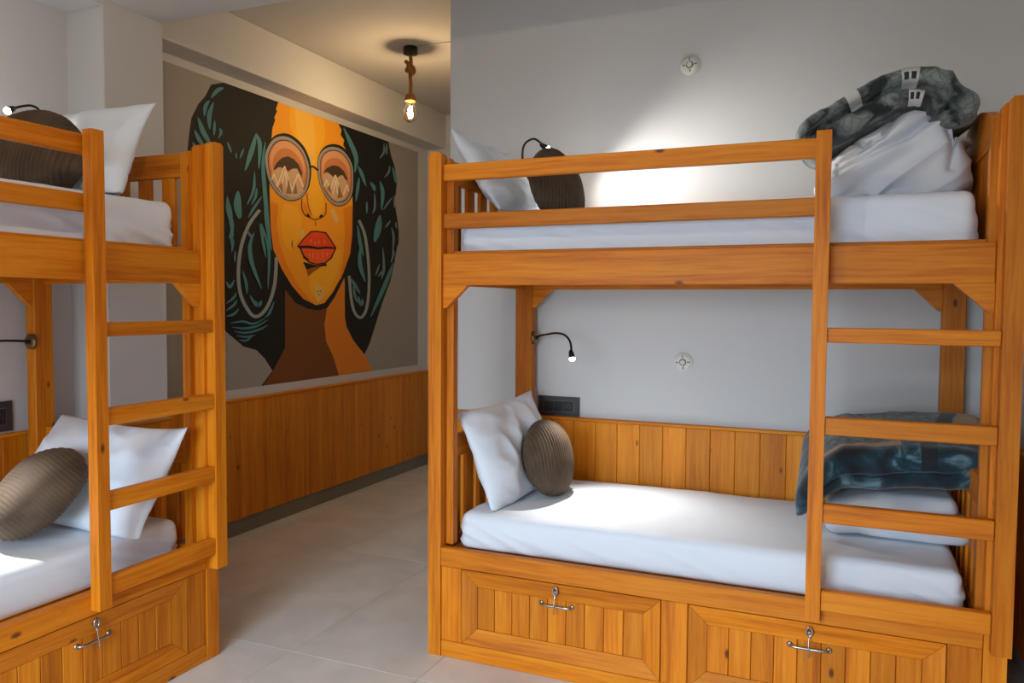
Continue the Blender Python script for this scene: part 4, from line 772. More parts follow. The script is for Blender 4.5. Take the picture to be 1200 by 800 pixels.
def drawer(parent, s0, s1, z0, z1, planks=9):
    dr = box('drawer', s0 + 0.002, s1 - 0.002, 0.014, 0.024, z0 + 0.002, z1 - 0.002, DARKGAP, parent, 0)
    L0 = dr.location.copy()
    def sub(o):
        o.parent = dr; o.location = o.location - L0
        return o
    w = 0.064
    a0, a1, c0, c1 = s0 + 0.003, s1 - 0.003, z0 + 0.003, z1 - 0.003
    fo, fi, bk = -0.002, 0.007, 0.0135
    def frame_piece(A, B, C, D, mat):
        # A,B outer edge (s,z); C,D inner edge
        v = [(A[0], fo, A[1]), (B[0], fo, B[1]), (C[0], fi, C[1]), (D[0], fi, D[1]), (A[0], bk, A[1]), (B[0], bk, B[1]), (C[0], bk, C[1]), (D[0], bk, D[1])]
        f = [(0, 1, 2, 3), (7, 6, 5, 4), (0, 4, 5, 1), (2, 6, 7, 3), (1, 5, 6, 2), (3, 7, 4, 0)]
        return sub(mesh_obj('frame_board', v, f, mat))
    g = 0.0008
    frame_piece((a0 + g, c1), (a1 - g, c1), (a1 - w - g, c1 - w), (a0 + w + g, c1 - w), WOOD[0])
    frame_piece((a1 - g, c0), (a0 + g, c0), (a0 + w + g, c0 + w), (a1 - w - g, c0 + w), WOOD[0])
    frame_piece((a0, c0 + g), (a0, c1 - g), (a0 + w, c1 - w - g), (a0 + w, c0 + w + g), WOOD[2])
    frame_piece((a1, c1 - g), (a1, c0 + g), (a1 - w, c0 + w + g), (a1 - w, c1 - w - g), WOOD[2])
    b0, b1 = a0 + w, a1 - w
    p = (b1 - b0) / planks
    for k in range(planks):
        sub(box('plank', b0 + k * p + 0.0007, b0 + (k + 1) * p - 0.0007, 0.008, 0.0138, c0 + w + 0.0005, c1 - w - 0.0005, WOOD[2], None, 0.0022))
    n0 = set(COL.objects)
    return dr, L0

def bunk_bed(name, loc, rz, label, right_end):
    b = empty(name, loc, rz)
    tag(b, label, 'bunk bed', 'pine bunk beds with drawers')
    W = WOOD
    # front posts: a proud outer board laminated on an inner one
    prism('post', [(0.0, 0), (0.057, 0), (0.057, 2.018), (0.045, 2.03), (0.012, 2.03), (0.0, 2.018)], 1, -0.004, 0.046, W[2], b)
    prism('post', [(0.004, 0.45), (0.087, 0.45), (0.087, 1.965), (0.064, 2.012), (0.004, 2.012)], 1, 0.047, 0.085, W[2], b)
    prism('post', [(1.958, 0), (2.022, 0), (2.022, 2.03), (2.01, 2.042), (1.97, 2.042), (1.958, 2.03)], 1, -0.004, 0.046, W[2], b)
    prism('post', [(1.938, 0.45), (2.02, 0.45), (2.02, 2.018), (1.952, 2.018), (1.938, 2.0)], 1, 0.047, 0.085, W[2], b)
    # back posts
    box('post', 0.0, 0.088, 0.895, 0.950, 0, 2.03, W[2], b)
    box('post', 1.905, 1.992, 0.895, 0.950, 0, 2.03, W[2], b)
    # guard rails stop at the ladder
    box('guard_rail', 0.058, 1.486, 0.012, 0.046, 1.917, 1.981, W[0], b)
    box('guard_rail', 0.058, 1.486, 0.012, 0.046, 1.728, 1.787, W[0], b)
    box('guard_rail', 0.089, 1.904, 0.905, 0.935, 1.84, 1.90, W[0], b)
    # upper beams, brackets and slats
    box('side_beam', 0.058, 1.957, 0.008, 0.046, 1.503, 1.628, W[0], b)
    box('beam_cap', 0.088, 1.937, 0.047, 0.080, 1.56, 1.640, W[0], b)
    box('side_beam', 0.089, 1.904, 0.900, 0.935, 1.503, 1.628, W[0], b)
    gusset(b, 0.058, 0.165, 0.012, 0.042); gusset(b, 1.957, 1.845, 0.012, 0.042)
    gusset(b, 0.089, 0.19, 0.902, 0.930); gusset(b, 1.904, 1.80, 0.902, 0.930)
    for k in range(14):
        s = 0.10 + k * 0.130
        box('bed_slat', s, s + 0.09, 0.081, 0.899, 1.562, 1.580, W[1], b, 0.002)
    # ends
    def slatted(sa, sb, z0, z1, z2):
        box('end_rail', sa, sb, 0.086, 0.894, z1, z2, W[1], b)
        d = 0.132
        while d < 0.85:
            box('end_slat', sa + 0.005, sb - 0.005, d, d + 0.066, z0, z1 - 0.0005, W[2], b, 0.002)
            d += 0.127
        box('end_rail', sa, sb, 0.086, 0.894, z0 - 0.09, z0 - 0.0005, W[1], b)
    slatted(0.022, 0.050, 1.595, 1.918, 2.012)
    slatted(0.022, 0.050, 0.46, 0.787, 0.882)
    if right_end == 'slats':
        slatted(1.945, 1.973, 1.595, 1.918, 2.012)
    else:
        top = []
        for k in range(17):
            t = k / 16
            top.append((0.086 + t * 0.808, 2.015 + 0.085 * math.sin(math.pi * t) ** 0.8))
        prism('arched_headboard', [(0.086, 1.93)] + top + [(0.894, 1.93)], 0, 1.945, 1.975, W[1], b)
        for k in range(8):
            d0 = 0.086 + k * 0.101
            box('headboard_plank', 1.950, 1.970, d0 + 0.0006, d0 + 0.1004, 1.51, 1.9295, W[2], b, 0.002)
    slatted(1.945, 1.973, 0.46, 0.787, 0.882)
    # ladder standing proud of the front
    prism('ladder_upright', [(1.440, 0.392), (1.486, 0.392), (1.486, 1.992), (1.440, 1.992)], 1, -0.048, -0.005, W[2], b)
    prism('ladder_upright', [(1.972, 0.372), (2.026, 0.372), (2.026, 2.04), (2.014, 2.05), (1.980, 2.05), (1.972, 2.04)], 1, -0.048, -0.005, W[2], b)
    for z0, z1 in ((1.312, 1.360), (1.012, 1.070), (0.722, 0.784), (0.430, 0.497)):
        box('rung', 1.487, 1.971, -0.040, -0.006, z0, z1, W[0], b)
    # lower box
    box('side_rail', 0.058, 1.957, -0.006, 0.030, 0.372, 0.447, W[0], b)
    box('stile', 0.058, 0.150, 0.0, 0.024, 0.067, 0.3715, W[2], b)
    box('stile', 0.954, 1.049, 0.0, 0.024, 0.067, 0.3715, W[2], b)
    box('stile', 1.860, 1.957, 0.0, 0.024, 0.067, 0.3715, W[2], b)
    box('toe_board', 0.058, 1.957, -0.002, 0.026, 0.0, 0.0665, W[0], b)
    for (s0, s1) in ((0.150, 0.954), (1.049, 1.860)):
        dr, L0 = drawer(b, s0, s1, 0.067, 0.3715)
        before = set(COL.objects)
        pull(None, (s0 + s1) / 2, 0.278)
        for o in [o for o in COL.objects if o not in before]:
            o.parent = dr; o.location = o.location - L0
    box('side_board', 0.004, 0.026, 0.047, 0.894, 0.0, 0.369, W[1], b)
    box('side_board', 1.995, 2.017, 0.047, 0.894, 0.0, 0.369, W[1], b)
    box('back_board', 0.089, 1.904, 0.925, 0.945, 0.0, 0.40, W[0], b)
    box('bed_base', 0.055, 1.935, 0.032, 0.893, 0.405, 0.420, W[0], b)
    return b

RB = (-1.544, 2.77, 0.0)
LB = (-2.319, 0.394, 0.0)
bunk_bed('bunk_bed', RB, 0.0, 'pine bunk bed against the plain wall with arched end board', 'arch')
bunk_bed('bunk_bed', LB, math.pi / 2, 'pine bunk bed in the left foreground before the white column', 'slats')

def bedpt(bed, s, d, z):
    if bed == 'R': return Vector((RB[0] + s, RB[1] + d, z))
    return Vector((LB[0] - d, LB[1] + s, z))

# ------------------------------------------------------------------ bedding
def mattress(bed, z0, z1, label, seed):
    hx, hy, hz = 0.905, 0.402, (z1 - z0) / 2
    def fn(p, n):
        s = seed * 9.1
        if p.z > -hz * 0.98:
            # gentle lie of the sheet on top
            if p.z > hz - 0.06:
                p.z += 0.005 * nz3(p.x * 3 + s, p.y * 3, 0.3) + 0.0032 * (ridge(p.x * 5 + s, p.y * 4 + p.x * 2, 4.3) - 0.4) * max(0, 0.3 + nz3(p.x * 2.2 + s, p.y * 2.2, 9.0)) + 0.0012 * nz3(p.x * 16 + s, p.y * 13, 2.0)
            # creases pulled towards the lower corners on the sides
            side = 1.0 - max(0.0, min(1.0, (p.z + hz * 0.1) / (hz * 0.9)))
            edge = min(1.0, max(0.0, (abs(p.y) / hy - 0.9) * 12))
            if edge > 0 or abs(p.x) > hx * 0.96:
                c = min(hx - abs(p.x), 0.9)
                run = abs(p.x) if abs(p.y) > hy * 0.95 else abs(p.y) + 0.4
                k = math.exp(-c * 2.6) + 0.22
                w = ridge((run * 10 + (p.z) * 26 * (1 if p.x * p.y < 0 else -1)) * 0.55 + s, p.z * 5, s)
                amp = 0.020 * side * k * (w - 0.4)
                if abs(p.y) > hy * 0.95: p.y += amp * (1 if p.y > 0 else -1)
                else: p.x += amp * (1 if p.x > 0 else -1)
                p.y += 0.004 * nz3(p.x * 4 + s, p.z * 6, 1.7) * (1 if p.y > 0 else -1)
        return p
    c = bedpt(bed, 1.005, 0.489, (z0 + z1) / 2)
    o = soft_box('mattress', hx, hy, hz, 0.035, 150, 40, 22, SHEET, c, fn)
    if bed == 'L': o.rotation_euler = (0, 0, math.pi / 2)
    tag(o, label, 'mattress', 'mattresses in white fitted sheets')
    return o
ZL, ZU = 0.575, 1.800
mattress('R', 0.422, ZL, 'white sheeted mattress on the lower bunk by the plain wall', 1)
mattress('R', 1.583, ZU, 'white sheeted mattress on the upper bunk by the plain wall', 2)
mattress('L', 0.422, ZL, 'white sheeted mattress on the lower bunk at left', 3)
mattress('L', 1.583, ZU + 0.015, 'white sheeted mattress on the upper bunk at left', 4)

def frame_mat(c, u, v):
    u = Vector(u).normalized(); v = Vector(v); v = (v - u * v.dot(u)).normalized(); n = u.cross(v)
    m = Matrix((u, v, n)).transposed().to_4x4()
    m.translation = Vector(c)
    return m

PILLOWS = []
def pillow(label, c, u, v, W=0.66, H=0.44, T=0.16, seed=0, bend=0.0, floor_z=None, curl=(0, 0)):
    nu, nv = 56, 40
    verts = []; idx = {}
    M = frame_mat(c, u, v)
    Mi = M.inverted()
    faces = []
    def pt(i, j, side):
        a = 2 * i / nu - 1; b = 2 * j / nv - 1
        x = W / 2 * a * (1 - 0.07 * (1 - b * b) * abs(a) ** 3)
        y = H / 2 * b * (1 - 0.09 * (1 - a * a) * abs(b) ** 3)
        t = max(0.0, (1 - abs(a) ** 2.6)) ** 0.62 * max(0.0, (1 - abs(b) ** 2.6)) ** 0.62
        z = side * T / 2 * t
        # soft dents and seam puckers
        z += t * 0.030 * nz3(a * 1.6 + seed, b * 1.6, seed * 1.3 + side)
        z += t * 0.016 * (ridge(a * 2.4 + seed * 2, b * 2.0 + a, seed + 5 * side) - 0.5)
        pk = max(abs(a), abs(b)) ** 4 * (1 - max(abs(a), abs(b)) ** 8)
        z += pk * 0.010 * nz3(a * 7 + seed, b * 7, 3.3)
        z += bend * (a * a - 0.3) * 0.5
        z += curl[0] * max(0, a) ** 3 * max(0, b) ** 2 + curl[1] * max(0, -a) ** 3 * max(0, b) ** 2
        return Vector((x, y, z))
    def gid(i, j, side):
        key = (i, j, side) if 0 < i < nu and 0 < j < nv else (i, j, 0)
        if key not in idx:
            p = M @ pt(i, j, side)
            if floor_z is not None and p.z < floor_z:
                p.z = floor_z
            idx[key] = len(verts); verts.append(p)
        return idx[key]
    for i in range(nu):
        for j in range(nv):
            faces.append((gid(i, j, 1), gid(i + 1, j, 1), gid(i + 1, j + 1, 1), gid(i, j + 1, 1)))
            faces.append((gid(i, j, -1), gid(i, j + 1, -1), gid(i + 1, j + 1, -1), gid(i + 1, j, -1)))
    o = mesh_obj('pillow', verts, faces, SHEET, None, smooth=True)
    PILLOWS.append(o)
    return tag(o, label, 'pillow', 'white bed pillows')

CUSHIONS = []
def cushion(label, c, n, up, R=0.172, T=0.085, seed=0, floor_z=None, tilt=(-0.7, 0.7), amp=0.0030):
    """round corduroy cushion; n = axis, ribs run round the belly"""
    n = Vector(n).normalized(); up = Vector(up); up = (up - n * up.dot(n)).normalized(); w = n.cross(up)
    N, K = 220, 150
    verts, faces = [], []
    for k in range(K + 1):
        ph = math.pi * k / K
        for i in range(N):
            th = 2 * math.pi * i / N
            r = R * math.sin(ph)
            h = T * max(0.0, 1 - (r / R) ** 2.6) ** 0.5 * (1 if math.cos(ph) > 0 else -1)
            a, b = r * math.cos(th), r * math.sin(th)
            # corduroy ribs, gently bowed
            q = b * tilt[0] + h * tilt[1] + 0.12 * a * a / R + 0.006 * nz3(a * 7 + seed, b * 7, seed)
            rib = amp * math.sin(2 * math.pi * q / 0.0150)
            d = Vector((a, b, 0)); d = d.normalized() if d.length > 1e-6 else Vector((0, 0, 0))
            pr = math.sin(ph)
            h += (1 if h > 0 else -1) * rib * abs(math.cos(ph)) ** 0.5
            a += d.x * rib * pr; b += d.y * rib * pr
            h += 0.010 * nz3(a * 6 + seed, b * 6, 2.0 + seed)
            p = Vector(c) + up * a + w * b + n * h
            if floor_z is not None and p.z < floor_z: p.z = floor_z
            verts.append(p)
    for k in range(K):
        for i in range(N):
            faces.append((k * N + i, (k + 1) * N + i, (k + 1) * N + (i + 1) % N, k * N + (i + 1) % N))
    CUSHIONS.append((Vector(c), n.copy(), R, T))
    o = mesh_obj('round_cushion', verts, faces, CORD, None, smooth=True)
    bm = bmesh.new(); bm.from_mesh(o.data)
    bmesh.ops.remove_doubles(bm, verts=bm.verts, dist=0.00005)
    bmesh.ops.recalc_face_normals(bm, faces=bm.faces)
    bm.to_mesh(o.data); bm.free()
    for p in o.data.polygons: p.use_smooth = True
    return tag(o, label, 'cushion', 'round brown corduroy cushions')

# lower bunk, plain wall
pillow('white pillow propped at the slatted end of the lower bunk by the plain wall', (-1.378, 3.245, 0.775), (0.04, 1, 0.02), (-0.36, 0, 1), 0.70, 0.47, 0.15, 1, floor_z=ZL + 0.006, curl=(0.02, -0.03))
cushion('brown corduroy cushion in the lamp light on the lower bunk by the plain wall', (-1.215, 3.285, 0.742), (0.98, -0.06, 0.24), (-0.26, 0.05, 1), seed=1.3, floor_z=ZL + 0.006)
# upper bunk, plain wall
pillow('white pillow propped at the slatted end of the upper bunk by the plain wall', (-1.440, 3.25, 1.985), (0.03, 1, 0.0), (-0.60, 0, 0.8), 0.58, 0.42, 0.12, 4, floor_z=ZU + 0.006, curl=(0.02, 0.03))
cushion('brown corduroy cushion on the upper bunk by the plain wall, behind the rails', (-1.175, 3.25, 1.940), (0.97, -0.12, 0.30), (-0.25, 0.1, 1), seed=2.1, floor_z=ZU + 0.006)
# left bed, lower
pillow('white pillow behind the ladder on the lower bunk at left', (-2.655, 2.13, 0.765), (1, 0.05, -0.05), (0.03, 0.62, 0.9), 0.70, 0.46, 0.17, 7, floor_z=ZL + 0.006, curl=(0.03, -0.02))
cushion('brown corduroy cushion on the lower bunk at left', (-2.665, 1.90, 0.742), (-0.16, -0.66, 0.72), (1.0, -0.3, 0.0), R=0.19, T=0.09, seed=3.7, floor_z=ZL + 0.006, tilt=(1.0, 0.0), amp=0.0013)
# left bed, upper
pillow('white pillow with a raised corner on the upper bunk at left', (-2.72, 2.13, 1.975), (1, 0.02, 0.04), (0.04, 0.42, 1), 0.62, 0.44, 0.15, 9, floor_z=ZU + 0.021, curl=(-0.02, 0))
cushion('brown corduroy cushion on the upper bunk at left, behind the rails', (-2.675, 1.925, 1.94), (0.35, -0.88, 0.32), (0.10, 0.35, 1), R=0.18, T=0.09, seed=5.2, floor_z=ZU + 0.021, tilt=(1.0, 0.0))

# each cushion presses a dent into the pillow it leans on
for pw, (cc, cn, cR, cT) in zip(PILLOWS, CUSHIONS):
    for v in pw.data.vertices:
        q = pw.location + v.co - cc
        h = q.dot(cn); r = (q - cn * h).length
        if r < cR * 1.06:
            hs = cT * 1.08 * max(0.0, 1 - (r / (cR * 1.06)) ** 2.6) ** 0.5 + 0.004
            if -hs < h < hs: v.co += cn * (-hs - h)

# folded white duvet on the lower bunk
def duvet_low(p, n):
    zc = p.z
    if p.y < 0.1:
        c1 = math.exp(-((zc - 0.004 - 0.012 * math.sin(p.x * 7)) / 0.011) ** 2)
        p.y += 0.050 * c1 * (1 - max(0, p.y) / 0.1)
    if p.x > 0.0 and p.z > -0.01: p.x -= 0.05 * (p.x / 0.245) ** 2 * min(1, (p.z + 0.01) / 0.03)
    if p.x < -0.05: p.z -= 0.05 * (-(p.x + 0.05) / 0.2) * max(0, (p.z + 0.08) / 0.16)
    side = 1 if p.y < 0 else 0
    p.y -= 0.016 * (ridge(p.x * 5 + 1.3, p.z * 6 + p.x * 3, 2.2) - 0.5) * side
    p.z += 0.010 * (ridge(p.x * 4, p.y * 4, 0.7) - 0.5) + 0.012 * nz3(p.x * 5, p.y * 5, 1.0)
    if p.z < -0.083: p.z = -0.083
    return p
dv = soft_box('folded_duvet', 0.245, 0.275, 0.085, 0.05, 70, 40, 36, DUVET, (0.187, 3.395, ZL + 0.092), duvet_low)
tag(dv, 'folded white duvet under the teal blanket on the lower bunk', 'duvet')

# teal fleece blanket folded on top of it
def blk(p, n):
    if p.y < 0.05:
        c1 = math.exp(-((p.z + 0.020 - 0.03 * p.x) / 0.009) ** 2)
        p.y += 0.035 * c1
    t = (p.y + 0.27) / 0.54
    t = max(0.0, min(1.0, t))
    p.z += 0.085 * t ** 1.2                       # higher at the back
    p.z += 0.035 * math.sin((p.x + 0.1) * 4.0) * 0.6
    if p.x < -0.16: p.z -= 0.11 * ((-p.x - 0.16) / 0.15) ** 1.4 * (1.1 - 0.5 * t)   # drooping end
    if p.x > 0.18 and p.z < 0.03: p.z += 0.03 * (p.x - 0.18) / 0.13
    p.z += 0.008 * nz3(p.x * 6, p.y * 6, 3.0) + 0.005 * (ridge(p.x * 9, p.y * 7, 8) - 0.5)
    p.y += 0.008 * nz3(p.x * 7, p.z * 9, 5.0)
    return p
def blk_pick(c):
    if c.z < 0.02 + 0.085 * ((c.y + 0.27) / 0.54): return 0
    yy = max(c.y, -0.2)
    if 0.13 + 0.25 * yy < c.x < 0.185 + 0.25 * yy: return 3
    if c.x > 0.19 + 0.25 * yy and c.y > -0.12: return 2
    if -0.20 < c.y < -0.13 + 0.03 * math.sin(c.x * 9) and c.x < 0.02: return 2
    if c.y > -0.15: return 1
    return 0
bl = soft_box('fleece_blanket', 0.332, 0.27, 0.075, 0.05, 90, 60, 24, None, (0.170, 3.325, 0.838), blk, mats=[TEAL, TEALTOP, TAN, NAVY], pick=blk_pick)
tag(bl, 'dark teal patterned fleece blanket folded on the lower bunk', 'blanket')

# bunched white duvet on the upper bunk
BPATH = [(-0.140, 1.985), (-0.118, 2.045), (-0.055, 2.080), (0.03, 2.125), (0.12, 2.165), (0.200, 2.172), (0.270, 2.148), (0.312, 2.095), (0.322, 2.035)]
CREASES = [([(-0.04, 1.908), (0.076, 1.966), (0.185, 2.02), (0.255, 2.075)], 0.030, 0.013), ([(-0.008, 2.053), (0.007, 2.016), (0.045, 1.992), (0.100, 2.015), (0.139, 2.10)], 0.030, 0.010),
           ([(-0.04, 1.935), (0.012, 1.963), (0.06, 1.994)], 0.022, 0.010), ([(0.30, 2.04), (0.322, 1.97), (0.312, 1.90)], 0.016, 0.012)]
def seg_dist(x, z, pl):
    best = 9.0
    for (x0, z0), (x1, z1) in zip(pl[:-1], pl[1:]):
        dx, dz = x1 - x0, z1 - z0
        t = max(0.0, min(1.0, ((x - x0) * dx + (z - z0) * dz) / (dx * dx + dz * dz)))
        best = min(best, math.hypot(x - x0 - t * dx, z - z0 - t * dz))
    return best
def duvet_up(p, n):
    a = p.x / 0.26; h = (p.z + 0.155) / 0.31
    # heaped: high to the right, thin tongue to the left
    top = 0.62 + 0.38 * (1 / (1 + math.exp(-(a + 0.25) * 4.0)))
    p.z = -0.155 + (p.z + 0.155) * top
    p.x *= 1.0 - 0.20 * h
    p.y *= 1.0 - 0.12 * h
    q = Vector((p.x, p.y, p.z))
    # big diagonal folds
    fold = ridge(p.x * 3.6 - p.z * 4.4 + 0.6, p.y * 1.3, 1.9)
    amp = 0.05 * (fold - 0.45)
    fold2 = ridge(p.x * 6.0 - p.z * 8.0, p.y * 2.0, 7.3)
    amp += 0.026 * (fold2 - 0.45)
    amp += 0.008 * nz3(p.x * 11, p.y * 9, p.z * 11)
    d = n if n.length > 0.5 else Vector((0, 0, 0))
    if d.length < 0.5:
        ax = [abs(q.x) / 0.26, abs(q.y) / 0.27, abs(q.z) / 0.17]
        d = Vector((0, 0, 1)) if ax[2] >= max(ax[:2]) else (Vector((0, -1 if q.y < 0 else 1, 0)) if ax[1] >= ax[0] else Vector((1 if q.x > 0 else -1, 0, 0)))
    if p.z > -0.138:
        p = p + d * amp
    if p.y < 0.05:
        X, Z = p.x + 0.145, p.z + ZU + 0.163
        for pl, dep, wd in CREASES:
            g = seg_dist(X, Z, pl)
            p.y += dep * math.exp(-(g / wd) ** 2) - dep * 0.35 * math.exp(-((g - 0.035) / 0.025) ** 2)
    X, Z = p.x + 0.145, p.z + ZU + 0.163
    lim = None
    for (x0, z0), (x1, z1) in zip(BPATH[:-1], BPATH[1:]):
        if x0 <= X <= x1: lim = z0 + (z1 - z0) * (X - x0) / (x1 - x0) - 0.068
    if X < BPATH[0][0]: lim = BPATH[0][1] - 0.06
    if lim is None: lim = 2.00
    if Z > lim: p.z -= (Z - lim) * 0.9
    if p.z < -0.155: p.z = -0.155
    return p
du = soft_box('bunched_duvet', 0.245, 0.27, 0.155, 0.085, 120, 60, 90, DUVET, (0.145, 3.295, ZU + 0.163), duvet_up)
tag(du, 'bunched white duvet heaped at the end of the upper bunk', 'duvet')

# grey printed blanket lying over it in an arch: two rolled layers
def arch_blanket():
    path = BPATH
    cl = catmull([(x, 0, z) for x, z in path], 12)
    m = len(cl); K = 132
    raw = []
    for k in range(1600):
        g = 2 * math.pi * k / 1600
        ca, sa = math.cos(g), math.sin(g)
        raw.append((0.235 * abs(ca) ** 0.5 * (1 if ca > 0 else -1), 0.072 * abs(sa) ** 0.5 * (1 if sa > 0 else -1)))
    acc = [0.0]
    for k in range(1600):
        q0, q1 = raw[k], raw[(k + 1) % 1600]
        acc.append(acc[-1] + math.hypot(q1[0] - q0[0], q1[1] - q0[1]))
    sec = []; j = 0
    for k in range(K):
        while acc[j + 1] < acc[-1] * k / K: j += 1
        sec.append(raw[j])
    verts, faces, fm = [], [], []
    for i, p in enumerate(cl):
        d = (cl[min(i + 1, m - 1)] - cl[max(i - 1, 0)]).normalized()
        nrm = Vector((-d.z, 0, d.x))
        t = i / (m - 1)
        endt = min(1.0, min(t, 1 - t) / 0.10) ** 0.5
        for k in range(K):
            hy, hz = sec[k]
            zc = 0.012 * math.sin(t * 5.0)
            if hy < 0: hy += 0.075 * math.exp(-((hz - zc) / 0.011) ** 2)
            if hy < 0: hy += 0.018 / (1 + math.exp((hz - zc) / 0.005))          # the lower layer lies a little further back
            s = i * 0.012
            wr = 0.012 * (ridge(s * 13 + hy * 3, hz * 9, 3.1) - 0.5) * (0.30 + 1.7 * max(0, t - 0.6) / 0.4)
            sc = 0.25 + 0.75 * endt
            q = p + nrm * (hz * sc + wr) + Vector((0, hy * (0.9 + 0.1 * sc) + 3.205 - 0.05 * (t - 0.5) - wr * 0.8, 0))
            q += Vector((0.006 * nz3(s * 8, hy * 9, 1), 0.010 * nz3(s * 7, hz * 20, 2), 0.006 * nz3(s * 6, hy * 8, 4)))
            verts.append(q)
    for i in range(m - 1):
        for k in range(K):
            faces.append((i * K + k, i * K + (k + 1) % K, (i + 1) * K + (k + 1) % K, (i + 1) * K + k))
            t = i / (m - 1); hy, hz = sec[k]
            mat = 0
            if hy < 0.10 and hz > 0.006:
                if 0.33 < t < 0.385: mat = 1
                if 0.55 < t < 0.62:
                    mat = 1
                    if 0.020 < hz < 0.045 and hy < -0.1 and (0.562 < t < 0.58 or 0.59 < t < 0.608): mat = 2
            if hy < 0 and -0.062 < hz < -0.004 and 0.58 < t < 0.66:
                mat = 1
                if -0.045 < hz < -0.022 and (0.592 < t < 0.612 or 0.624 < t < 0.645): mat = 2
            fm.append(mat)
    faces.append(tuple(range(K - 1, -1, -1))); fm.append(0)
    faces.append(tuple((m - 1) * K + k for k in range(K))); fm.append(0)
    o = mesh_obj('printed_blanket', verts, faces, None, None, smooth=True, mats=[STONE, PRINTW, PRINTD], fmat=fm)
    bm = bmesh.new(); bm.from_mesh(o.data); bmesh.ops.recalc_face_normals(bm, faces=bm.faces); bm.to_mesh(o.data); bm.free()
    tag(o, 'grey stone-print blanket arched over the white duvet on the upper bunk', 'blanket')
    return o
arch_blanket()

# ------------------------------------------------------------------ reading lamps
def reading_lamp(label, base, normal, pts, aim, power, spot=95, blend=0.6):
    e = empty('reading_lamp', base)
    tag(e, label, 'lamp', 'gooseneck reading lamps on the bed posts')
    B = Vector(base)
    def loc(p): return Vector(p) - B
    lathe('base_plate', [(0.034, 0.0), (0.034, 0.010), (0.028, 0.016), (0.0, 0.0165)], BRASS, e, (0, 0, 0), normal, 24)
    lathe('switch_button', [(0.010, 0.0165), (0.010, 0.024), (0.007, 0.026)], BLACKM, e, (0, 0, 0), normal, 14)
    tube('gooseneck', [loc(p) for p in pts], 0.0052, BLACKM, e, 10)
    tip = Vector(pts[-1]); d = (Vector(pts[-1]) - Vector(pts[-2])).normalized()
    a = (Vector(aim) - tip).normalized()
    d = (d * 0.4 + a * 0.6).normalized()
    h = lathe('lamp_head', [(0.006, -0.030), (0.010, -0.022), (0.0135, -0.004), (0.0140, 0.012), (0.0125, 0.012), (0.012, 0.006)], BLACKM, e, loc(tip), d, 18)
    lens = lathe('lamp_lens', [(0.0125, 0.007), (0.014, 0.012), (0.0125, 0.019), (0.008, 0.0235), (0.001, 0.025)], LEDM, e, loc(tip), d, 18)
    l = bpy.data.lights.new('reading_lamp_light', 'SPOT')
    l.energy = power; l.color = (1.0, 0.95, 0.88); l.spot_size = math.radians(spot); l.spot_blend = blend; l.shadow_soft_size = 0.012
    lo = bpy.data.objects.new('reading_lamp_light', l)
    link(lo, e)
    lo.location = loc(tip + a * 0.034)
    lo.rotation_mode = 'QUATERNION'
    lo.rotation_quaternion = a.to_track_quat('-Z', 'Y')
    return e
RBP = bedpt('R', 0.0885, 0.905, 1.262)
reading_lamp('black gooseneck reading lamp lit over the lower bunk by the plain wall', (-1.4555, 3.690, 1.262), (1, 0, 0),
             [(-1.440, 3.690, 1.264), (-1.395, 3.65, 1.276), (-1.345, 3.60, 1.284), (-1.285, 3.55, 1.292), (-1.222, 3.49, 1.288), (-1.176, 3.44, 1.262), (-1.157, 3.41, 1.222), (-1.152, 3.40, 1.195)],
             (-0.86, 3.16, 0.575), 32 * 1.05, 92, 0.9)
reading_lamp('black gooseneck reading lamp lit over the upper bunk by the plain wall', (-1.4555, 3.690, 1.98), (1, 0, 0),
             [(-1.440, 3.690, 1.985), (-1.425, 3.62, 2.01), (-1.425, 3.48, 2.06), (-1.411, 3.43, 2.162), (-1.360, 3.42, 2.195), (-1.318, 3.42, 2.172), (-1.298, 3.42, 2.152)],
             (-0.66, 3.44, 1.80), 32 * 1.5, 146, 1.0)
LPX = -3.225
reading_lamp('black gooseneck reading lamp on the post of the lower bunk at left', (LPX, 2.297, 1.255), (0, -1, 0),
             [(LPX, 2.282, 1.256), (-3.22, 2.22, 1.262), (-3.20, 2.12, 1.264), (-3.16, 1.98, 1.245), (-3.10, 1.86, 1.20), (-3.07, 1.80, 1.16)],
             (-2.70, 1.40, 0.575), 32 * 1.7, 110, 1.0)
reading_lamp('black gooseneck reading lamp lit over the upper bunk at left', (LPX, 2.297, 1.98), (0, -1, 0),
             [(LPX, 2.282, 1.985), (-3.18, 2.27, 2.05), (-3.12, 2.275, 2.14), (-3.10, 2.262, 2.213), (-3.10, 2.232, 2.230), (-3.10, 2.195, 2.222), (-3.10, 2.152, 2.203), (-3.10, 2.135, 2.193)],
             (-2.85, 1.45, 1.80), 32 * 2.0, 150, 0.95)

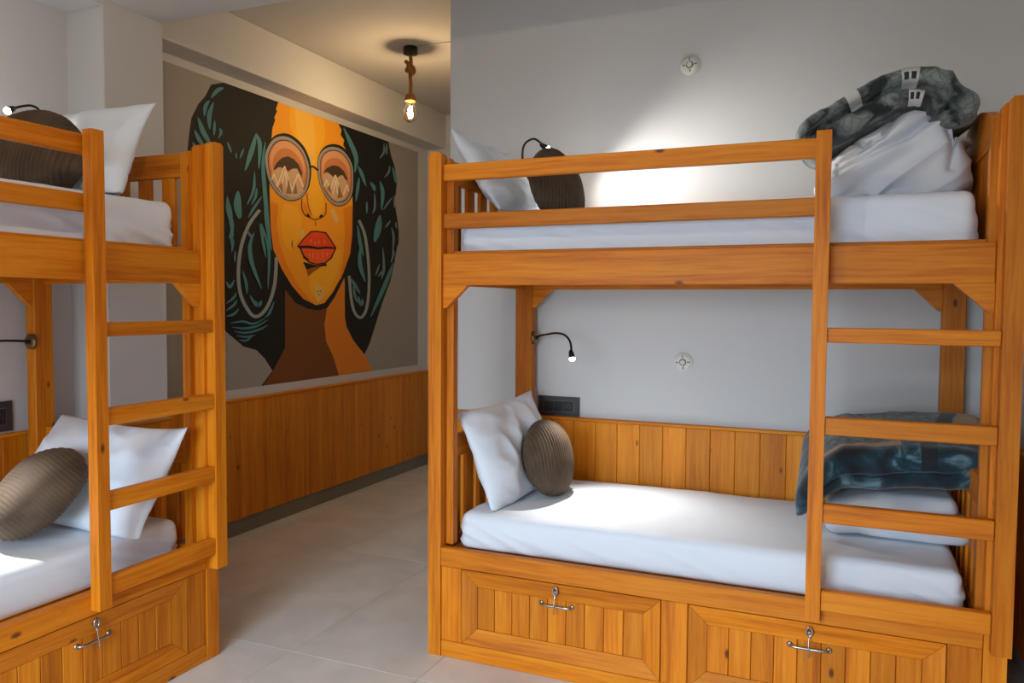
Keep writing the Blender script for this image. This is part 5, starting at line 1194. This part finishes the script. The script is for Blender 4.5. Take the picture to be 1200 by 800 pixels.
# ------------------------------------------------------------------ wall fittings
def switch_plate(label, c, u, n, w, h, mods, group=None):
    """plate on a wall; u = horizontal direction along it, n = outward normal"""
    e = empty('switch_plate', c)
    u = Vector(u); n = Vector(n); z = Vector((0, 0, 1))
    def slab(name, a0, a1, b0, b1, t0, t1, mat):
        v = []
        for t in (t0, t1):
            for a, b in ((a0, b0), (a1, b0), (a1, b1), (a0, b1)):
                v.append(u * a + z * b + n * t)
        f = [(3, 2, 1, 0), (4, 5, 6, 7), (0, 1, 5, 4), (1, 2, 6, 5), (2, 3, 7, 6), (3, 0, 4, 7)]
        o = mesh_obj(name, v, f, mat, e)
        bm = bmesh.new(); bm.from_mesh(o.data); bmesh.ops.recalc_face_normals(bm, faces=bm.faces)
        bmesh.ops.bevel(bm, geom=list(bm.edges), offset=0.0012, segments=1, affect='EDGES')
        bm.to_mesh(o.data); bm.free()
        return o
    slab('plate', -w / 2, w / 2, -h / 2, h / 2, 0.0, 0.009, BLKPLA)
    m0, m1 = -w * 0.36, w * 0.36
    slab('module_bezel', m0 - 0.004, m1 + 0.004, -h * 0.29, h * 0.29, 0.009, 0.0105, BLKLINE)
    k = len(mods); p = (m1 - m0) / k
    for i, kind in enumerate(mods):
        slab('rocker_switch' if kind == 's' else 'socket_face', m0 + i * p + 0.001, m0 + (i + 1) * p - 0.001, -h * 0.26, h * 0.26, 0.0105, 0.0135, BLKPLB)
        if kind == 'o':
            cx = m0 + (i + 0.5) * p
            for dx, dz in ((0, 0.011), (-0.010, -0.006), (0.010, -0.006)):
                lathe('socket_hole', [(0.0032, 0), (0.0032, 0.0006)], BLKLINE, e, u * (cx + dx) + z * dz + n * 0.0133, n, 10)
    tag(e, label, 'switch', group)
    return e
switch_plate('dark grey switch and socket plate above the wainscot beside the lamp post', (-1.342, 3.7695, 0.9125), (1, 0, 0), (0, -1, 0), 0.222, 0.098, 'sso')
switch_plate('dark grey switch plate above the wainscot of the lower bunk at left', (-3.3195, 2.150, 0.935), (0, 1, 0), (1, 0, 0), 0.222, 0.130, 'sso')
switch_plate('dark grey switch plate on the wall behind the upper bunk at left', (-3.3195, 2.168, 2.085), (0, 1, 0), (1, 0, 0), 0.222, 0.098, 'sso')

def wall_cover(label, c):
    e = empty('junction_cover', c)
    tag(e, label, 'wall fitting', 'round white covers on the plain wall')
    n = (0, -1, 0)
    lathe('rim', [(0.046, 0), (0.046, 0.004), (0.040, 0.006)], WHITEPL, e, (0, 0, 0), n, 32)
    lathe('disc', [(0.038, 0.006), (0.038, 0.010), (0.033, 0.013), (0.018, 0.013)], WHITEPL, e, (0, 0, 0), n, 32)
    lathe('centre_ring', [(0.0165, 0.013), (0.0165, 0.0136)], SLOT, e, (0, 0, 0), n, 24)
    lathe('centre_knob', [(0.0125, 0.0136), (0.0125, 0.019), (0.010, 0.021)], WHITEPL, e, (0, 0, 0), n, 24)
    for k in range(4):
        a = k * math.pi / 2 + 0.06
        ca, sa = math.cos(a), math.sin(a)
        v = []
        for t in (0.0128, 0.0140):
            for r, w in ((0.021, -0.0024), (0.034, -0.0018), (0.034, 0.0018), (0.021, 0.0024)):
                v.append((r * ca - w * sa, -t, r * sa + w * ca))
        mesh_obj('slot', v, [(0, 1, 2, 3), (7, 6, 5, 4), (0, 4, 5, 1), (1, 5, 6, 2), (2, 6, 7, 3), (3, 7, 4, 0)], SLOT, e)
    return e
wall_cover('round white cover plate high on the plain wall above the upper bunk', (-0.706, 3.7695, 2.555))
wall_cover('round white cover plate on the plain wall between the two bunks', (-0.715, 3.7695, 1.158))

# ------------------------------------------------------------------ rope pendant
thin = bpy.data.materials.new('thin_bulb_glass'); thin.use_nodes = True
nt = thin.node_tree; nt.nodes.clear()
out = nt.nodes.new('ShaderNodeOutputMaterial'); tr = nt.nodes.new('ShaderNodeBsdfTransparent'); gl = nt.nodes.new('ShaderNodeBsdfGlossy')
tr.inputs[0].default_value = (1.0, 0.96, 0.88, 1); gl.inputs['Roughness'].default_value = 0.03
fr = nt.nodes.new('ShaderNodeFresnel'); fr.inputs[0].default_value = 1.35
mxs = nt.nodes.new('ShaderNodeMixShader')
nt.links.new(fr.outputs[0], mxs.inputs[0]); nt.links.new(tr.outputs[0], mxs.inputs[1]); nt.links.new(gl.outputs[0], mxs.inputs[2]); nt.links.new(mxs.outputs[0], out.inputs[0])
def rope_pendant(PX, PY, power, label, tint=(1.0, 0.69, 0.38)):
    pe = empty('rope_pendant', (PX, PY, 2.60))
    tag(pe, label, 'pendant lamp', 'rope pendants')
    zz = 2.60
    lathe('ceiling_rose', [(0.044, 0.0), (0.046, 0.006), (0.046, 0.040), (0.042, 0.046)], BLACKM, pe, (0, 0, 3.0195 - zz), (0, 0, 1), 28)
    tube('rope', [(0, 0, 3.021 - zz), (0.004, 0, 2.96 - zz), (-0.002, 0, 2.90 - zz), (0.003, 0, 2.83 - zz), (0, 0, 2.765 - zz)], 0.0120, ROPE, pe, 12)
    kp = []
    for k in range(40):
        g = k / 39 * 2 * math.pi * 2
        rr = 0.013 + 0.010 * math.sin(g * 1.5)
        kp.append((rr * math.cos(g) * 1.15, rr * math.sin(g), 2.930 - zz + 0.026 * math.cos(g * 1.5 + 0.6) - 0.012 * math.cos(g)))
    kp += [(-0.016, -0.012, 2.962 - zz), (-0.026, -0.016, 2.978 - zz)]
    tube('rope_knot', kp, 0.0125, ROPE, pe, 10, 2)
    lathe('rope_socket', [(0.018, 0.050), (0.030, 0.040), (0.036, 0.015), (0.034, 0.0)], ROPE, pe, (0, 0, 2.722 - zz), (0, 0, 1), 20)
    lathe('bulb', [(0.020, 0.0), (0.024, -0.012), (0.038, -0.035), (0.047, -0.062), (0.048, -0.082), (0.043, -0.105), (0.030, -0.124), (0.014, -0.133), (0.001, -0.135)], thin, pe, (0, 0, 2.724 - zz), (0, 0, 1), 28)
    fl = []
    for k in range(49):
        a = k * 2 * math.pi / 12
        fl.append((0.012 * math.cos(a), 0.012 * math.sin(a), 2.690 - zz - k * 0.0014))
    tube('filament', fl, 0.0024, FILAM, pe, 6, 1, curve=False)
    tube('filament_stem', [(0, 0, 2.722 - zz), (0, 0, 2.630 - zz)], 0.0035, BULBG, pe, 8, curve=False)
    pl = bpy.data.lights.new('rope_pendant_light', 'POINT'); pl.energy = power; pl.color = tint; pl.shadow_soft_size = 0.022
    plo = link(bpy.data.objects.new('rope_pendant_light', pl), pe); plo.location = (0, 0, 2.655 - zz)
    return pe
PX, PY = -2.607, 4.431
rope_pendant(PX, PY, 22, 'knotted jute rope pendant with a clear glowing bulb before the portrait')
rope_pendant(-1.35, 1.15, 30, 'unseen rope pendant added as a light source over the middle of the room', (1.0, 0.80, 0.58))  # second pendant, out of view, added for warm light on the left bed
tag(tube('ceiling_cable', [(PX + 0.055, PY, ZC - 0.005), (PX + 0.3, PY + 0.004, ZC - 0.005), (-1.979, PY, ZC - 0.005)], 0.004, PAINT, None, 8), 'thin painted cable running along the ceiling from the pendant', 'cable')
